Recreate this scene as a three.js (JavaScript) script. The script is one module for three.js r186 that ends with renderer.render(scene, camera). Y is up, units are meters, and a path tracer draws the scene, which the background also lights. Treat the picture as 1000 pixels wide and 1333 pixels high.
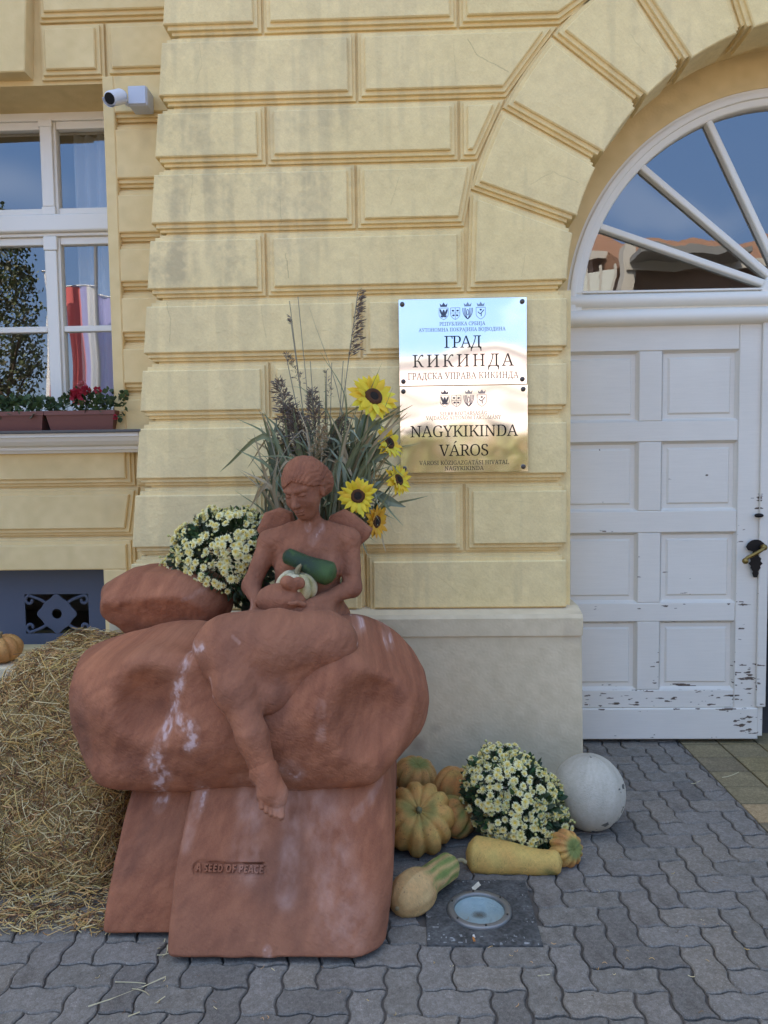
import * as THREE from 'three';
import { mergeGeometries, mergeVertices, toCreasedNormals } from 'three/addons/utils/BufferGeometryUtils.js';
import { ImprovedNoise } from 'three/addons/math/ImprovedNoise.js';
import { RoundedBoxGeometry } from 'three/addons/geometries/RoundedBoxGeometry.js';
import { FontLoader } from 'three/addons/loaders/FontLoader.js';
import { TextGeometry } from 'three/addons/geometries/TextGeometry.js';

// ---------------------------------------------------------------- camera, sky, sun, exposure
const scene = new THREE.Scene();
const F = 970, CX = 500, CY = 666.5;                     // lens of the photograph, in its pixels (1000 x 1333)
const CAM = new THREE.Vector3(0, 1.5, 3.52);
const camera = new THREE.PerspectiveCamera(2 * Math.atan(CY / F) * 180 / Math.PI, 768 / 1024, 0.05, 400);
camera.position.copy(CAM);
camera.rotation.order = 'YXZ';
camera.rotation.set(-3.69 * Math.PI / 180, 1.81 * Math.PI / 180, -0.78 * Math.PI / 180);
camera.updateMatrixWorld();
const renderer = new THREE.WebGLRenderer({ antialias: true });
renderer.setSize(768, 1024);
renderer.toneMapping = THREE.LinearToneMapping;
renderer.toneMappingExposure = 4.5;
renderer.shadowMap.enabled = true;
const SUN = new THREE.Vector3(-0.30, 0.82, -0.46).normalize();   // behind the town hall: its front lies in open shade
const sun = new THREE.DirectionalLight(0xfff2e0, 4.8);
sun.position.copy(SUN).multiplyScalar(60);
sun.castShadow = true;
sun.shadow.mapSize.set(2048, 2048);
Object.assign(sun.shadow.camera, { left: -30, right: 30, top: 30, bottom: -30, near: 1, far: 140 });
scene.add(sun, sun.target);
{ // clear blue sky, paler towards the horizon and round the sun, a few thin clouds
  const w = 512, h = 256, d = new Float32Array(w * h * 4), n3 = new ImprovedNoise();
  for (let j = 0; j < h; j++) for (let i = 0; i < w; i++) {
    const lon = ((i + 0.5) / w - 0.5) * 2 * Math.PI, lat = ((j + 0.5) / h - 0.5) * Math.PI;
    const x = Math.cos(lat) * Math.cos(lon), y = Math.sin(lat), z = Math.cos(lat) * Math.sin(lon);
    const e = Math.max(y, 0), hz = Math.pow(1 - e, 7);
    let r = 0.098 + 0.22 * hz, g = 0.185 + 0.21 * hz, b = 0.37 + 0.09 * hz;
    const c = x * SUN.x + y * SUN.y + z * SUN.z, gl = Math.exp((c - 1) * 9) * 0.9 + 0.30 * Math.max(0, c) ** 2;
    r += gl * 1.0; g += gl * 0.95; b += gl * 0.82;
    const q = 1 / (e + 0.22), cl = n3.noise(x * q * 1.4 + 3.1, z * q * 2.2, 0.7) * 0.6 + n3.noise(x * q * 4 + 8, z * q * 6, 2.3) * 0.3;
    const cw = Math.min(1, Math.max(0, (cl - 0.22) * 2.2)) * Math.min(1, e * 6) * 0.35;
    r += (0.75 - r) * cw; g += (0.77 - g) * cw; b += (0.80 - b) * cw;
    if (y < 0) { const t = Math.min(1, -y * 8); r += (0.22 - r) * t; g += (0.21 - g) * t; b += (0.2 - b) * t; }
    const o = (j * w + i) * 4; d[o] = r; d[o + 1] = g; d[o + 2] = b; d[o + 3] = 1;
  }
  const sky = new THREE.DataTexture(d, w, h, THREE.RGBAFormat, THREE.FloatType);
  sky.mapping = THREE.EquirectangularReflectionMapping; sky.magFilter = THREE.LinearFilter; sky.needsUpdate = true;
  scene.background = sky; scene.environment = sky;
}

// ---------------------------------------------------------------- helpers
const V = (x, y, z) => new THREE.Vector3(x, y, z);
function ray(px, py) { return V((px - CX), (CY - py), -F).applyQuaternion(camera.quaternion); }
function W(px, py, z) { const d = ray(px, py); return CAM.clone().addScaledVector(d, (z - CAM.z) / d.z); }       // photo pixel -> point on the plane z
function G(px, py, y = 0) { const d = ray(px, py); return CAM.clone().addScaledVector(d, (y - CAM.y) / d.y); }    // photo pixel -> point on the ground
function rng(seed) { let a = seed >>> 0; return () => { a = (a + 0x6D2B79F5) | 0; let t = Math.imul(a ^ (a >>> 15), 1 | a); t = (t + Math.imul(t ^ (t >>> 7), 61 | t)) ^ t; return ((t ^ (t >>> 14)) >>> 0) / 4294967296; }; }
const perlin = new ImprovedNoise();
const nz = (x, y, z = 0) => perlin.noise(x, y, z);
const VT = (() => { const r = rng(991), t = new Float32Array(65536); for (let i = 0; i < 65536; i++) t[i] = r() * 1.5 - 0.75; return t; })();
function fbm(x, y, z = 0, o = 4) { // quick value noise; z picks a slice
  let s = 0, a = 0.5; x += z * 37.17 + 500; y += z * 91.73 + 500;
  for (let i = 0; i < o; i++) {
    const xi = Math.floor(x), yi = Math.floor(y); let fx = x - xi, fy = y - yi; fx *= fx * (3 - 2 * fx); fy *= fy * (3 - 2 * fy);
    const x0 = xi & 255, x1 = (xi + 1) & 255, y0 = (yi & 255) << 8, y1 = ((yi + 1) & 255) << 8, p = VT[x0 | y0], q = VT[x1 | y0], u = VT[x0 | y1], v = VT[x1 | y1];
    const m = p + (q - p) * fx, n = u + (v - u) * fx; s += a * (m + (n - m) * fy); x = x * 2.03 + 17.3; y = y * 2.03 + 31.7; a *= 0.5;
  }
  return s;
}
function fbm3(x, y, z = 0, o = 4) { let s = 0, a = 0.5; for (let i = 0; i < o; i++) { s += a * perlin.noise(x, y, z + i * 7.3); x *= 2.03; y *= 2.03; z *= 2.03; a *= 0.5; } return s; }
const clamp = (v, a = 0, b = 1) => Math.min(b, Math.max(a, v));
const sstep = (a, b, v) => { const t = clamp((v - a) / (b - a)); return t * t * (3 - 2 * t); };
const lerp = (a, b, t) => a + (b - a) * t;
const used = {};
function numbered(name) { used[name] = (used[name] ?? -1) + 1; return used[name] ? `${name}_${String(used[name]).padStart(3, '0')}` : name; }
function shade(o) { o.castShadow = true; o.receiveShadow = true; return o; }
function thing(name, label, category, at = [0, 0, 0], group) {
  const o = new THREE.Group(); o.name = numbered(name); o.position.set(...at); scene.add(o);
  o.userData = { label, category }; if (group) o.userData.group = group;
  return o;
}
// geometry given in world coordinates, hung under a parent whose origin is known
const worldOf = (o) => { const p = V(0, 0, 0); for (let q = o; q && q !== scene; q = q.parent) p.add(q.position); return p; };
function part(name, geo, mat, parent, label) {
  const o = worldOf(parent); geo.translate(-o.x, -o.y, -o.z);
  const m = shade(new THREE.Mesh(geo, mat)); m.name = name; parent.add(m);
  if (label) m.userData.label = label;
  return m;
}
function struct(name, geo, mat) { const m = shade(new THREE.Mesh(geo, mat)); m.name = name; m.userData.kind = 'structure'; scene.add(m); return m; }
function tex(w, h, fn, { srgb = true, rep = true } = {}) {
  const d = new Uint8Array(w * h * 4);
  for (let j = 0, o = 0; j < h; j++) for (let i = 0; i < w; i++, o += 4) {
    const c = fn(i / w, j / h); d[o] = clamp(c[0], 0, 255); d[o + 1] = clamp(c[1], 0, 255); d[o + 2] = clamp(c[2], 0, 255); d[o + 3] = 255;
  }
  const t = new THREE.DataTexture(d, w, h); t.magFilter = THREE.LinearFilter; t.minFilter = THREE.LinearMipmapLinearFilter; t.generateMipmaps = true;
  if (rep) t.wrapS = t.wrapT = THREE.RepeatWrapping;
  if (srgb) t.colorSpace = THREE.SRGBColorSpace;
  t.needsUpdate = true; return t;
}
// tiling value noise for repeat textures
function tileNoise(seed) {
  const r = rng(seed), N = 64, g = Float32Array.from({ length: N * N }, () => r() * 2 - 1);
  return (u, v, f) => { // f cells per tile (whole number)
    const x = u * f, y = v * f, xi = Math.floor(x), yi = Math.floor(y), fx = x - xi, fy = y - yi;
    const sx = fx * fx * (3 - 2 * fx), sy = fy * fy * (3 - 2 * fy), m = (k) => ((k % f) + f) % f % N;
    const a = g[m(xi) + N * m(yi)], b = g[m(xi + 1) + N * m(yi)], c = g[m(xi) + N * m(yi + 1)], e = g[m(xi + 1) + N * m(yi + 1)];
    return lerp(lerp(a, b, sx), lerp(c, e, sx), sy);
  };
}
const rgb = (r, g, b) => new THREE.Color().setRGB(r, g, b);
const M = (o) => new THREE.MeshStandardMaterial({ roughness: 0.8, ...o });
const MP = (o) => new THREE.MeshPhysicalMaterial({ roughness: 0.8, ...o });
// uv in metres by the way each face points (non-indexed geometry)
function metreUV(g0, s = 1, ox = 0, oy = 0) {
  const g = g0.index ? g0.toNonIndexed() : g0; g.computeVertexNormals();
  const p = g.attributes.position, n = g.attributes.normal, uv = new Float32Array(p.count * 2);
  for (let i = 0; i < p.count; i += 3) {
    const a = V().fromBufferAttribute(p, i), b = V().fromBufferAttribute(p, i + 1), c = V().fromBufferAttribute(p, i + 2);
    const f = b.clone().sub(a).cross(c.clone().sub(a)); const ax = Math.abs(f.x), ay = Math.abs(f.y), az = Math.abs(f.z);
    for (let k = 0; k < 3; k++) {
      const x = p.getX(i + k), y = p.getY(i + k), z = p.getZ(i + k);
      const [u, v] = az >= ax && az >= ay ? [x, y] : ax >= ay ? [x + z, y] : [x, y + z];
      uv[(i + k) * 2] = (u - ox) * s; uv[(i + k) * 2 + 1] = (v - oy) * s;
    }
  }
  g.setAttribute('uv', new THREE.BufferAttribute(uv, 2)); return g;
}
const box = (x0, x1, y0, y1, z0, z1, r = 0) => {
  const g = r ? new RoundedBoxGeometry(x1 - x0, y1 - y0, z1 - z0, 2, r) : new THREE.BoxGeometry(x1 - x0, y1 - y0, z1 - z0);
  return g.translate((x0 + x1) / 2, (y0 + y1) / 2, (z0 + z1) / 2);
};
// inset of a polygon (counter-clockwise), one inset per edge
function inset(poly, d) {
  const n = poly.length, L = [];
  for (let i = 0; i < n; i++) { const [ax, ay] = poly[i], [bx, by] = poly[(i + 1) % n], l = Math.hypot(bx - ax, by - ay), nx = -(by - ay) / l, ny = (bx - ax) / l; L.push([nx, ny, nx * ax + ny * ay + d[i]]); }
  return poly.map((p, i) => {
    const [a, b, c] = L[(i + n - 1) % n], [e, f, g] = L[i], det = a * f - b * e;
    if (Math.abs(det) < 0.02) return [p[0] + (a + e) / 2 * d[i], p[1] + (b + f) / 2 * d[i]];
    return [(c * f - b * g) / det, (a * g - c * e) / det];
  });
}
function prism(poly, zb, zf, ch = 0.004) {
  const n = poly.length, out = [], A = poly, B = ch ? inset(poly, poly.map(() => ch)) : poly;
  const tri = (a, b, c) => out.push(...a, ...b, ...c), at = (p, z) => [p[0], p[1], z];
  const loops = [[A, zb], [A, zf - ch], [B, zf]];
  for (let k = 0; k < 2; k++) for (let i = 0; i < n; i++) { const j = (i + 1) % n, [P, z0] = loops[k], [Q, z1] = loops[k + 1]; tri(at(P[i], z0), at(P[j], z0), at(Q[j], z1)); tri(at(P[i], z0), at(Q[j], z1), at(Q[i], z1)); }
  const pts = B.map((p) => new THREE.Vector2(...p));
  for (const [a, b, c] of THREE.ShapeUtils.triangulateShape(pts, [])) tri(at(B[a], zf), at(B[b], zf), at(B[c], zf));
  const g = new THREE.BufferGeometry(); g.setAttribute('position', new THREE.Float32BufferAttribute(out, 3)); return g;
}
// a rusticated block: raised face and two fillets stepping back to the joint. Edge kinds: b joint, f free edge that the joints cut into, n none
function blockGeo(poly, kinds, zf, zb = zf - 0.12) {
  const tiers = [[0.040, 0, 0], [0.021, 0.017, 0.017], [0.006, 0.033, 0.033]];
  const gs = tiers.map(([b, f, d], t) => prism(inset(poly, kinds.split('').map((k) => k === 'b' ? b : k === 'f' ? f : -t * 0.0006)), zb - t * 0.001, zf - d, t ? 0.002 : 0.005));
  return metreUV(mergeGeometries(gs), WALL.s, WALL.x, WALL.y);
}
const WALL = { x: -1.7, y: -0.1, s: 1 / 4.2 };   // patch of facade that the weathered plaster texture covers
const stamp = (t) => console.log(t, (performance.now() / 1000).toFixed(1));
// ---------------------------------------------------------------- surface materials
const T1 = tileNoise(11), T2 = tileNoise(23), T3 = tileNoise(37);
const plasterBump = tex(512, 512, (u, v) => { const a = 128 + 34 * T1(u, v, 6) + 30 * T2(u, v, 17) + 26 * T3(u, v, 48) + 22 * T1(u, v, 63); return [a, a, a]; }, { srgb: false });
function withRep(t, r, ox = 0, oy = 0) { const c = t.clone(); c.repeat.set(r, r); c.offset.set(ox, oy); c.needsUpdate = true; return c; }
let plasterMap;
{
  // weathering seen on the photograph: photo rectangle, strength
  const st = [[204, 42, 335, 75, 0.5], [200, 138, 300, 206, 0.6], [352, 138, 470, 185, 0.45], [194, 220, 455, 292, 0.62], [190, 306, 245, 376, 1.15], [285, 306, 338, 372, 0.95], [230, 306, 300, 330, 0.6], [352, 306, 385, 372, 0.8], [400, 305, 590, 325, 0.4], [352, 46, 456, 70, 0.4], [475, 218, 600, 232, 0.4], [186, 388, 455, 402, 0.25], [490, 400, 516, 450, 0.5], [530, 800, 765, 1000, 0.25], [530, 845, 585, 895, 0.9], [520, 960, 620, 1010, 0.5], [172, 628, 350, 650, 0.15]]
    .map(([a, b, c, d, s]) => { const p = W(a, b, 0), q = W(c, d, 0); return [p.x, p.y, q.x, q.y, s]; });
  const N = 1536, crack = new Float32Array(N * N), r = rng(5);
  const put = (x, y, v) => { const i = Math.round((x - WALL.x) * WALL.s * N), j = Math.round((y - WALL.y) * WALL.s * N); if (i >= 0 && j >= 0 && i < N && j < N) crack[j * N + i] = Math.max(crack[j * N + i], v); };
  const run = (pts, v) => { for (let k = 0; k + 1 < pts.length; k++) { const a = W(...pts[k], 0), b = W(...pts[k + 1], 0), n = 400; for (let i = 0; i <= n; i++) { const t = i / n, x = lerp(a.x, b.x, t), y = lerp(a.y, b.y, t); put(x + 0.012 * fbm(x * 14, y * 14, v * 9), y + 0.01 * fbm(x * 15 + 9, y * 15, v), v * (0.6 + 0.4 * r())); } } };
  run([[610, 50], [622, 72], [645, 85], [662, 95]], 0.75); run([[590, 55], [592, 100]], 0.3); run([[520, 230], [514, 250], [508, 268]], 0.35); run([[690, 240], [720, 225], [752, 238]], 0.4); run([[682, 330], [678, 360]], 0.3);
  run([[214, 390], [222, 415], [220, 446]], 0.55); run([[340, 398], [346, 440]], 0.35); run([[258, 55], [262, 85], [256, 108]], 0.3); run([[365, 260], [366, 290]], 0.5); run([[250, 228], [246, 275]], 0.35); run([[374, 340], [375, 362]], 0.9); run([[372, 330], [374, 352]], 0.7);
  run([[820, 45], [840, 70]], 0.3); run([[480, 480], [500, 500]], 0.3); run([[560, 640], [575, 690]], 0.25); run([[640, 650], [690, 655]], 0.25); run([[556, 740], [600, 775]], 0.25); run([[210, 660], [300, 650]], 0.2); run([[600, 860], [640, 960]], 0.18);
  plasterMap = tex(N, N, (u, v) => {
    const x = WALL.x + u / WALL.s, y = WALL.y + v / WALL.s;
    const m = fbm(x * 1.7, y * 1.7, 1, 4), fine = fbm(x * 26, y * 26, 4, 3), grain = T1(u * 31 % 1, v * 31 % 1, 61);
    let s = 0;
    for (const q of st) {
      if (x < q[0] - 0.12 || x > q[2] + 0.12 || y > q[1] + 0.05 || y < q[3] - 0.1) continue;
      const mk = sstep(q[0] - 0.1, q[0] + 0.05, x) * sstep(q[2] + 0.1, q[2] - 0.05, x) * sstep(q[3] - 0.09, q[3] + 0.1, y) * sstep(q[1] + 0.03, q[1] - 0.01, y);
      s = Math.max(s, q[4] * mk);
    }
    const streak = fbm(x * 20, y * 2.2, 7, 3), speck = fbm(x * 42, y * 42, 2, 3), blot = fbm(x * 7, y * 6, 9, 3);
    const dirt = clamp(s * (0.45 + 1.5 * streak + 1.1 * blot + 1.3 * speck));
    const film = clamp(0.10 * sstep(0.05, 0.35, streak + m * 0.7));
    let R = 235 + 9 * m + 12 * fine + 7 * grain, Gc = 208 + 9 * m + 12 * fine + 7 * grain, B = 149 + 13 * m + 9 * fine + 4 * grain;
    const k = 0.30 * dirt + film; R = lerp(R, 146, k); Gc = lerp(Gc, 132, k); B = lerp(B, 106, k);
    const c = crack[Math.min(N - 1, v * N | 0) * N + Math.min(N - 1, u * N | 0)]; R *= 1 - 0.20 * c; Gc *= 1 - 0.21 * c; B *= 1 - 0.22 * c;
    return [R, Gc, B];
  });
}
stamp('plaster');
const plasterTile = tex(1024, 1024, (u, v) => {
  const m = T1(u, v, 3) * 0.6 + T2(u, v, 9) * 0.4, f = T3(u, v, 40) * 0.6 + T1(u, v, 61) * 0.5, st = T2(u, v, 31) * T1(u, v, 4);
  const k = clamp(st * 0.35 - 0.02) ; return [223 + 9 * m + 6 * f - 50 * k, 195 + 9 * m + 6 * f - 44 * k, 139 + 10 * m + 6 * f - 24 * k];
});
const bumpWall = withRep(plasterBump, 8.4);
const wallMat = M({ map: plasterMap, bumpMap: bumpWall, bumpScale: 0.0035, roughness: 0.93 });
const wallMat2 = M({ map: withRep(plasterTile, 2.1), bumpMap: bumpWall, bumpScale: 0.0022, roughness: 0.93 });
const plinthTile = tex(1024, 1024, (u, v) => {
  const m = T2(u, v, 4) * 0.6 + T1(u, v, 10) * 0.4, f = T3(u, v, 37) * 0.5 + T1(u, v, 62) * 0.6, d = clamp(T3(u, v, 7) * 0.8 + T2(u, v, 23) * 0.6 - 0.35);
  return [214 + 9 * m + 7 * f - 60 * d, 193 + 9 * m + 7 * f - 58 * d, 156 + 9 * m + 7 * f - 44 * d];
});
const plinthMat = M({ map: withRep(plinthTile, 2.1), bumpMap: bumpWall, bumpScale: 0.003, roughness: 0.95 });
const trimMat = M({ color: 0xe2ddd2, bumpMap: plasterBump, bumpScale: 0.0008, roughness: 0.75 });
const flashMat = M({ color: 0x57534e, roughness: 0.55, metalness: 0.3, bumpMap: plasterBump, bumpScale: 0.001 });
const hallMat = M({ color: 0x9c968a, roughness: 0.95 });
const roomMat = M({ color: 0x9a9488, roughness: 0.95 });
const glassMat = MP({ color: 0xffffff, transmission: 1, thickness: 0, roughness: 0.0, ior: 2.6 });
const ironMat = M({ color: 0x4d5362, roughness: 0.6, metalness: 0.15, bumpMap: plasterBump, bumpScale: 0.0012 });
// white oil paint with chips down to brown wood, most of them low on the door and along its edges, as the photograph shows
const doorTile = (() => {
  const spots = [[740, 905, 985, 925, 0.34], [740, 893, 985, 902, 0.36], [850, 895, 985, 915, 0.34], [955, 860, 992, 962, 0.34], [835, 455, 845, 470, 0.1], [846, 850, 858, 900, 0.3], [958, 690, 968, 790, 0.3], [958, 640, 966, 690, 0.26], [740, 786, 985, 792, 0.28], [830, 690, 838, 790, 0.24], [740, 690, 985, 694, 0.24], [962, 808, 968, 900, 0.34], [740, 866, 830, 892, 0.14], [860, 740, 960, 775, 0.2], [870, 610, 930, 630, 0.22], [930, 955, 992, 965, 0.3], [760, 955, 930, 966, 0.24], [976, 640, 990, 700, 0.3], [740, 640, 860, 665, 0.16]]
    .map(([a, b, c, d, s]) => { const p = W(a, b, -0.4), q = W(c, d, -0.4); return [p.x, p.y, q.x, q.y, s]; });
  return tex(640, 1152, (u, v) => {
    const x = 0.6 + u * 1.4, y = v * 2.4;
    let s = 0; for (const q of spots) s = Math.max(s, q[4] * sstep(q[0] - 0.03, q[0] + 0.01, x) * sstep(q[2] + 0.03, q[2] - 0.01, x) * sstep(q[3] - 0.02, q[3] + 0.006, y) * sstep(q[1] + 0.02, q[1] - 0.006, y));
    const n = fbm(x * 26, y * 90, 3, 3), n2 = fbm(x * 9, y * 140, 6, 2), chip = sstep(0.49, 0.515, s + 0.55 * n + 0.26 * n2 + (s > 0.03 ? 0 : -1));
    const m = fbm(x * 3, y * 3, 2, 3), g = fbm(x * 12, y * 210, 1, 2) + 0.4 * fbm(x * 300, y * 300, 1, 1), dirt = clamp(0.12 * fbm(x * 5, y * 2, 8, 3) + 0.03);
    const k = fbm(x * 90, y * 90, 5, 2);
    return [lerp(222 + 8 * m + 5 * g - 50 * dirt, 92 + 40 * k, chip), lerp(213 + 8 * m + 5 * g - 50 * dirt, 76 + 36 * k, chip), lerp(197 + 8 * m + 5 * g - 46 * dirt, 62 + 30 * k, chip)];
  }, { rep: false });
})();
const doorMat = M({ map: doorTile, roughness: 0.5, bumpMap: plasterBump, bumpScale: 0.0005 });
const whiteWood = M({ color: 0xe9e2d4, roughness: 0.5, bumpMap: plasterBump, bumpScale: 0.0006 });
stamp('materials');

// ---------------------------------------------------------------- ground
const LITE = { x: (G(556, 1232).x + G(707, 1232).x) / 2, z: (G(627, 1148).z + G(627, 1233).z) / 2, w: G(707, 1232).x - G(556, 1232).x, d: G(627, 1233).z - G(627, 1148).z };
struct('ground', new THREE.PlaneGeometry(160, 160).rotateX(-Math.PI / 2).translate(0, -0.010, 0), M({ color: 0x575049, roughness: 1, bumpMap: withRep(plasterBump, 300), bumpScale: 0.004 }));
struct('street', new THREE.PlaneGeometry(80, 24).rotateX(-Math.PI / 2).translate(0, -0.005, 14.6), M({ color: 0x7d7973, roughness: 0.95, map: withRep(tex(256, 256, (u, v) => { const a = 205 + 30 * T1(u, v, 40) + 20 * T2(u, v, 9); return [a, a, a]; }), 30) }));
const speck = tex(1024, 1024, (u, v) => {
  const f = T1(u, v, 63) * 0.6 + T3(u * 4 % 1, v * 4 % 1, 61) * 0.8, m = T2(u, v, 5) * 0.6 + T1(u, v, 13) * 0.4, w = T2(u * 3 % 1, v * 3 % 1, 59) > 0.86 ? 38 : 0, dk = clamp(T3(u, v, 11) - 0.45) * 14;
  const a = 112 + 17 * f + 10 * m + w - dk; return [a + 7, a - 1, a - 12];
});
const speckBump = tex(512, 512, (u, v) => { const a = 128 + 50 * T1(u, v, 63) + 45 * T2(u * 3 % 1, v * 3 % 1, 60) + 20 * T3(u, v, 12); return [a, a, a]; }, { srgb: false });
{
  const U = 0.1, AMP = 0.0050, wave = (t) => { const f = ((t / U) % 1 + 1) % 1; return AMP * (f < 0.12 ? 1 : f < 0.38 ? 1 - (f - 0.12) / 0.13 : f < 0.62 ? -1 : f < 0.88 ? -1 + (f - 0.62) / 0.13 : 1); };
  const warp = (x, y) => [x + wave(y), y + wave(x + 0.025)];
  const ring = (w, h) => { const p = [], s = 0.0125; for (let x = 0; x < w - 1e-6; x += s) p.push(warp(x, 0)); for (let y = 0; y < h - 1e-6; y += s) p.push(warp(w, y)); for (let x = w; x > 1e-6; x -= s) p.push(warp(x, h)); for (let y = h; y > 1e-6; y -= s) p.push(warp(0, y)); return p; };
  const shrink = (p, d, w, h) => { // pull the outline in evenly
    const n = p.length; return p.map((q, i) => { const a = p[(i + n - 1) % n], b = p[(i + 1) % n], tx = b[0] - a[0], ty = b[1] - a[1], l = Math.hypot(tx, ty); return [q[0] - ty / l * d, q[1] + tx / l * d]; });
  };
  const paverGeo = (w, h, gap) => {
    const P0 = ring(w, h), loops = [[shrink(P0, gap, w, h), -0.03], [shrink(P0, gap, w, h), -0.0045], [shrink(P0, gap + 0.004, w, h), 0]], out = [];
    const n = P0.length, at = (p, y) => [p[0] - w / 2, y, -(p[1] - h / 2)];
    for (let k = 0; k < 2; k++) for (let i = 0; i < n; i++) { const j = (i + 1) % n, [A, ya] = loops[k], [B, yb] = loops[k + 1]; out.push(...at(A[i], ya), ...at(A[j], ya), ...at(B[j], yb), ...at(A[i], ya), ...at(B[j], yb), ...at(B[i], yb)); }
    const top = loops[2][0].map((p) => new THREE.Vector2(...p));
    for (const t of THREE.ShapeUtils.triangulateShape(top, [])) for (const q of t) out.push(...at([top[q].x, top[q].y], 0));
    const g = new THREE.BufferGeometry(); g.setAttribute('position', new THREE.Float32BufferAttribute(out, 3)); return metreUV(g, 1);
  };
  const H = [0.0022, 0.0032, 0.0044].map((g) => paverGeo(2 * U, U, g)), Vt = [0.0022, 0.0032, 0.0044].map((g) => paverGeo(U, 2 * U, g));
  const mats = [[1, 1, 1], [0.82, 0.82, 0.84], [1.18, 1.15, 1.12], [0.92, 0.90, 0.90], [1.06, 1.06, 1.08]].map((c, i) => M({ map: withRep(speck, 2, i * 0.37, i * 0.61), color: rgb(...c), bumpMap: withRep(speckBump, 4, i * 0.2, 0), bumpScale: 0.0016, roughness: 0.9 }));
  const r = rng(77), list = [], pave = new THREE.Group(); pave.name = 'pavement'; pave.userData.kind = 'structure'; scene.add(pave);
  const ox = 0.02, oz = 1.98;
  for (let i = -24; i < 24; i++) for (let j = -6; j < 26; j++) {
    const k = (((i - j) % 4) + 4) % 4; if (k !== 0 && k !== 3) continue;
    const hz = k === 0, cx = ox + i * U + (hz ? U : U / 2), cz = oz - j * U - (hz ? U / 2 : U);
    if (cx > 1.53 || cx < -2.2 || cz < -0.6 || cz > 2.5) continue;
    if (cz < 0.03 && cx < 0.82) continue;                                                // under the wall
    if (Math.abs(cx - LITE.x) < 0.15 && Math.abs(cz - LITE.z) < 0.15) continue;           // under the ground light
    const q = V(cx, 0, cz).project(camera), inF = Math.abs(q.x) < 1.04 && Math.abs(q.y) < 1.04;
    const hid = (cx < -0.14 && cx > -0.95 && cz < 1.3) || (cx < -0.95 && cz < 0.95);
    list.push({ cx, cz, hz, s: (inF && !hid ? 100 : 0) - V(cx, 0, cz).distanceTo(CAM), m: (r() * 5) | 0, g: (r() * 3) | 0, y: (r() - 0.5) * 0.005, t: (r() - 0.5) * 0.02, a: (r() - 0.5) * 0.016, b: (r() - 0.5) * 0.016 });
  }
  list.sort((a, b) => b.s - a.s);
  const rest = [];
  list.forEach((p, i) => {
    let g = (p.hz ? H : Vt)[p.g];
    if (p.cx > 1.30) { g = g.clone(); const q = g.attributes.position; let lo = 9; for (let k = 0; k < q.count; k++) { lo = Math.min(lo, q.getX(k)); q.setX(k, Math.min(q.getX(k), 1.432 - p.cx)); } if (lo > 1.42 - p.cx) return; p.a = p.b = p.t = 0; }
    if (i < 299) { const m = shade(new THREE.Mesh(g, mats[p.m])); m.name = 'paver'; m.position.set(p.cx, p.y, p.cz); m.rotation.set(p.a, p.t, p.b); pave.add(m); }
    else rest.push(g.clone().rotateY(p.t).translate(p.cx, p.y, p.cz));
  });
  if (rest.length) { const m = shade(new THREE.Mesh(mergeGeometries(rest), mats[0])); m.name = 'paver'; m.userData.kind = 'stuff'; pave.add(m); }
  // square yellow slabs of the path that leads in through the gate
  const path = new THREE.Group(); path.name = 'path'; path.userData.kind = 'structure'; scene.add(path);
  const tm = [[0.33, 0.29, 0.18], [0.30, 0.26, 0.18], [0.38, 0.33, 0.185], [0.55, 0.43, 0.26], [0.28, 0.245, 0.165]].map((c, i) => M({ color: rgb(...c.map((v) => v * 3.6)), map: withRep(speck, 2, i * 0.3, 0.1), bumpMap: withRep(speckBump, 4), bumpScale: 0.001, roughness: 0.9 }));
  const tg = metreUV(box(0.004, 0.196, -0.03, 0, 0.004, 0.168, 0.004));
  for (let i = 0; i < 6; i++) for (let j = 0; j < 13; j++) {
    const m = shade(new THREE.Mesh(tg, tm[(i === 0 && j === 5) || (r() < 0.08) ? 3 : (r() * 5 | 0) === 3 ? 2 : [0, 1, 2, 4, 0][(r() * 5) | 0]])); m.name = 'tile';
    m.position.set(1.435 + i * 0.2, (r() - 0.5) * 0.003, -0.55 + j * 0.172); m.rotation.y = (r() - 0.5) * 0.01; path.add(m);
  }
}
stamp('ground');
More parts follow.
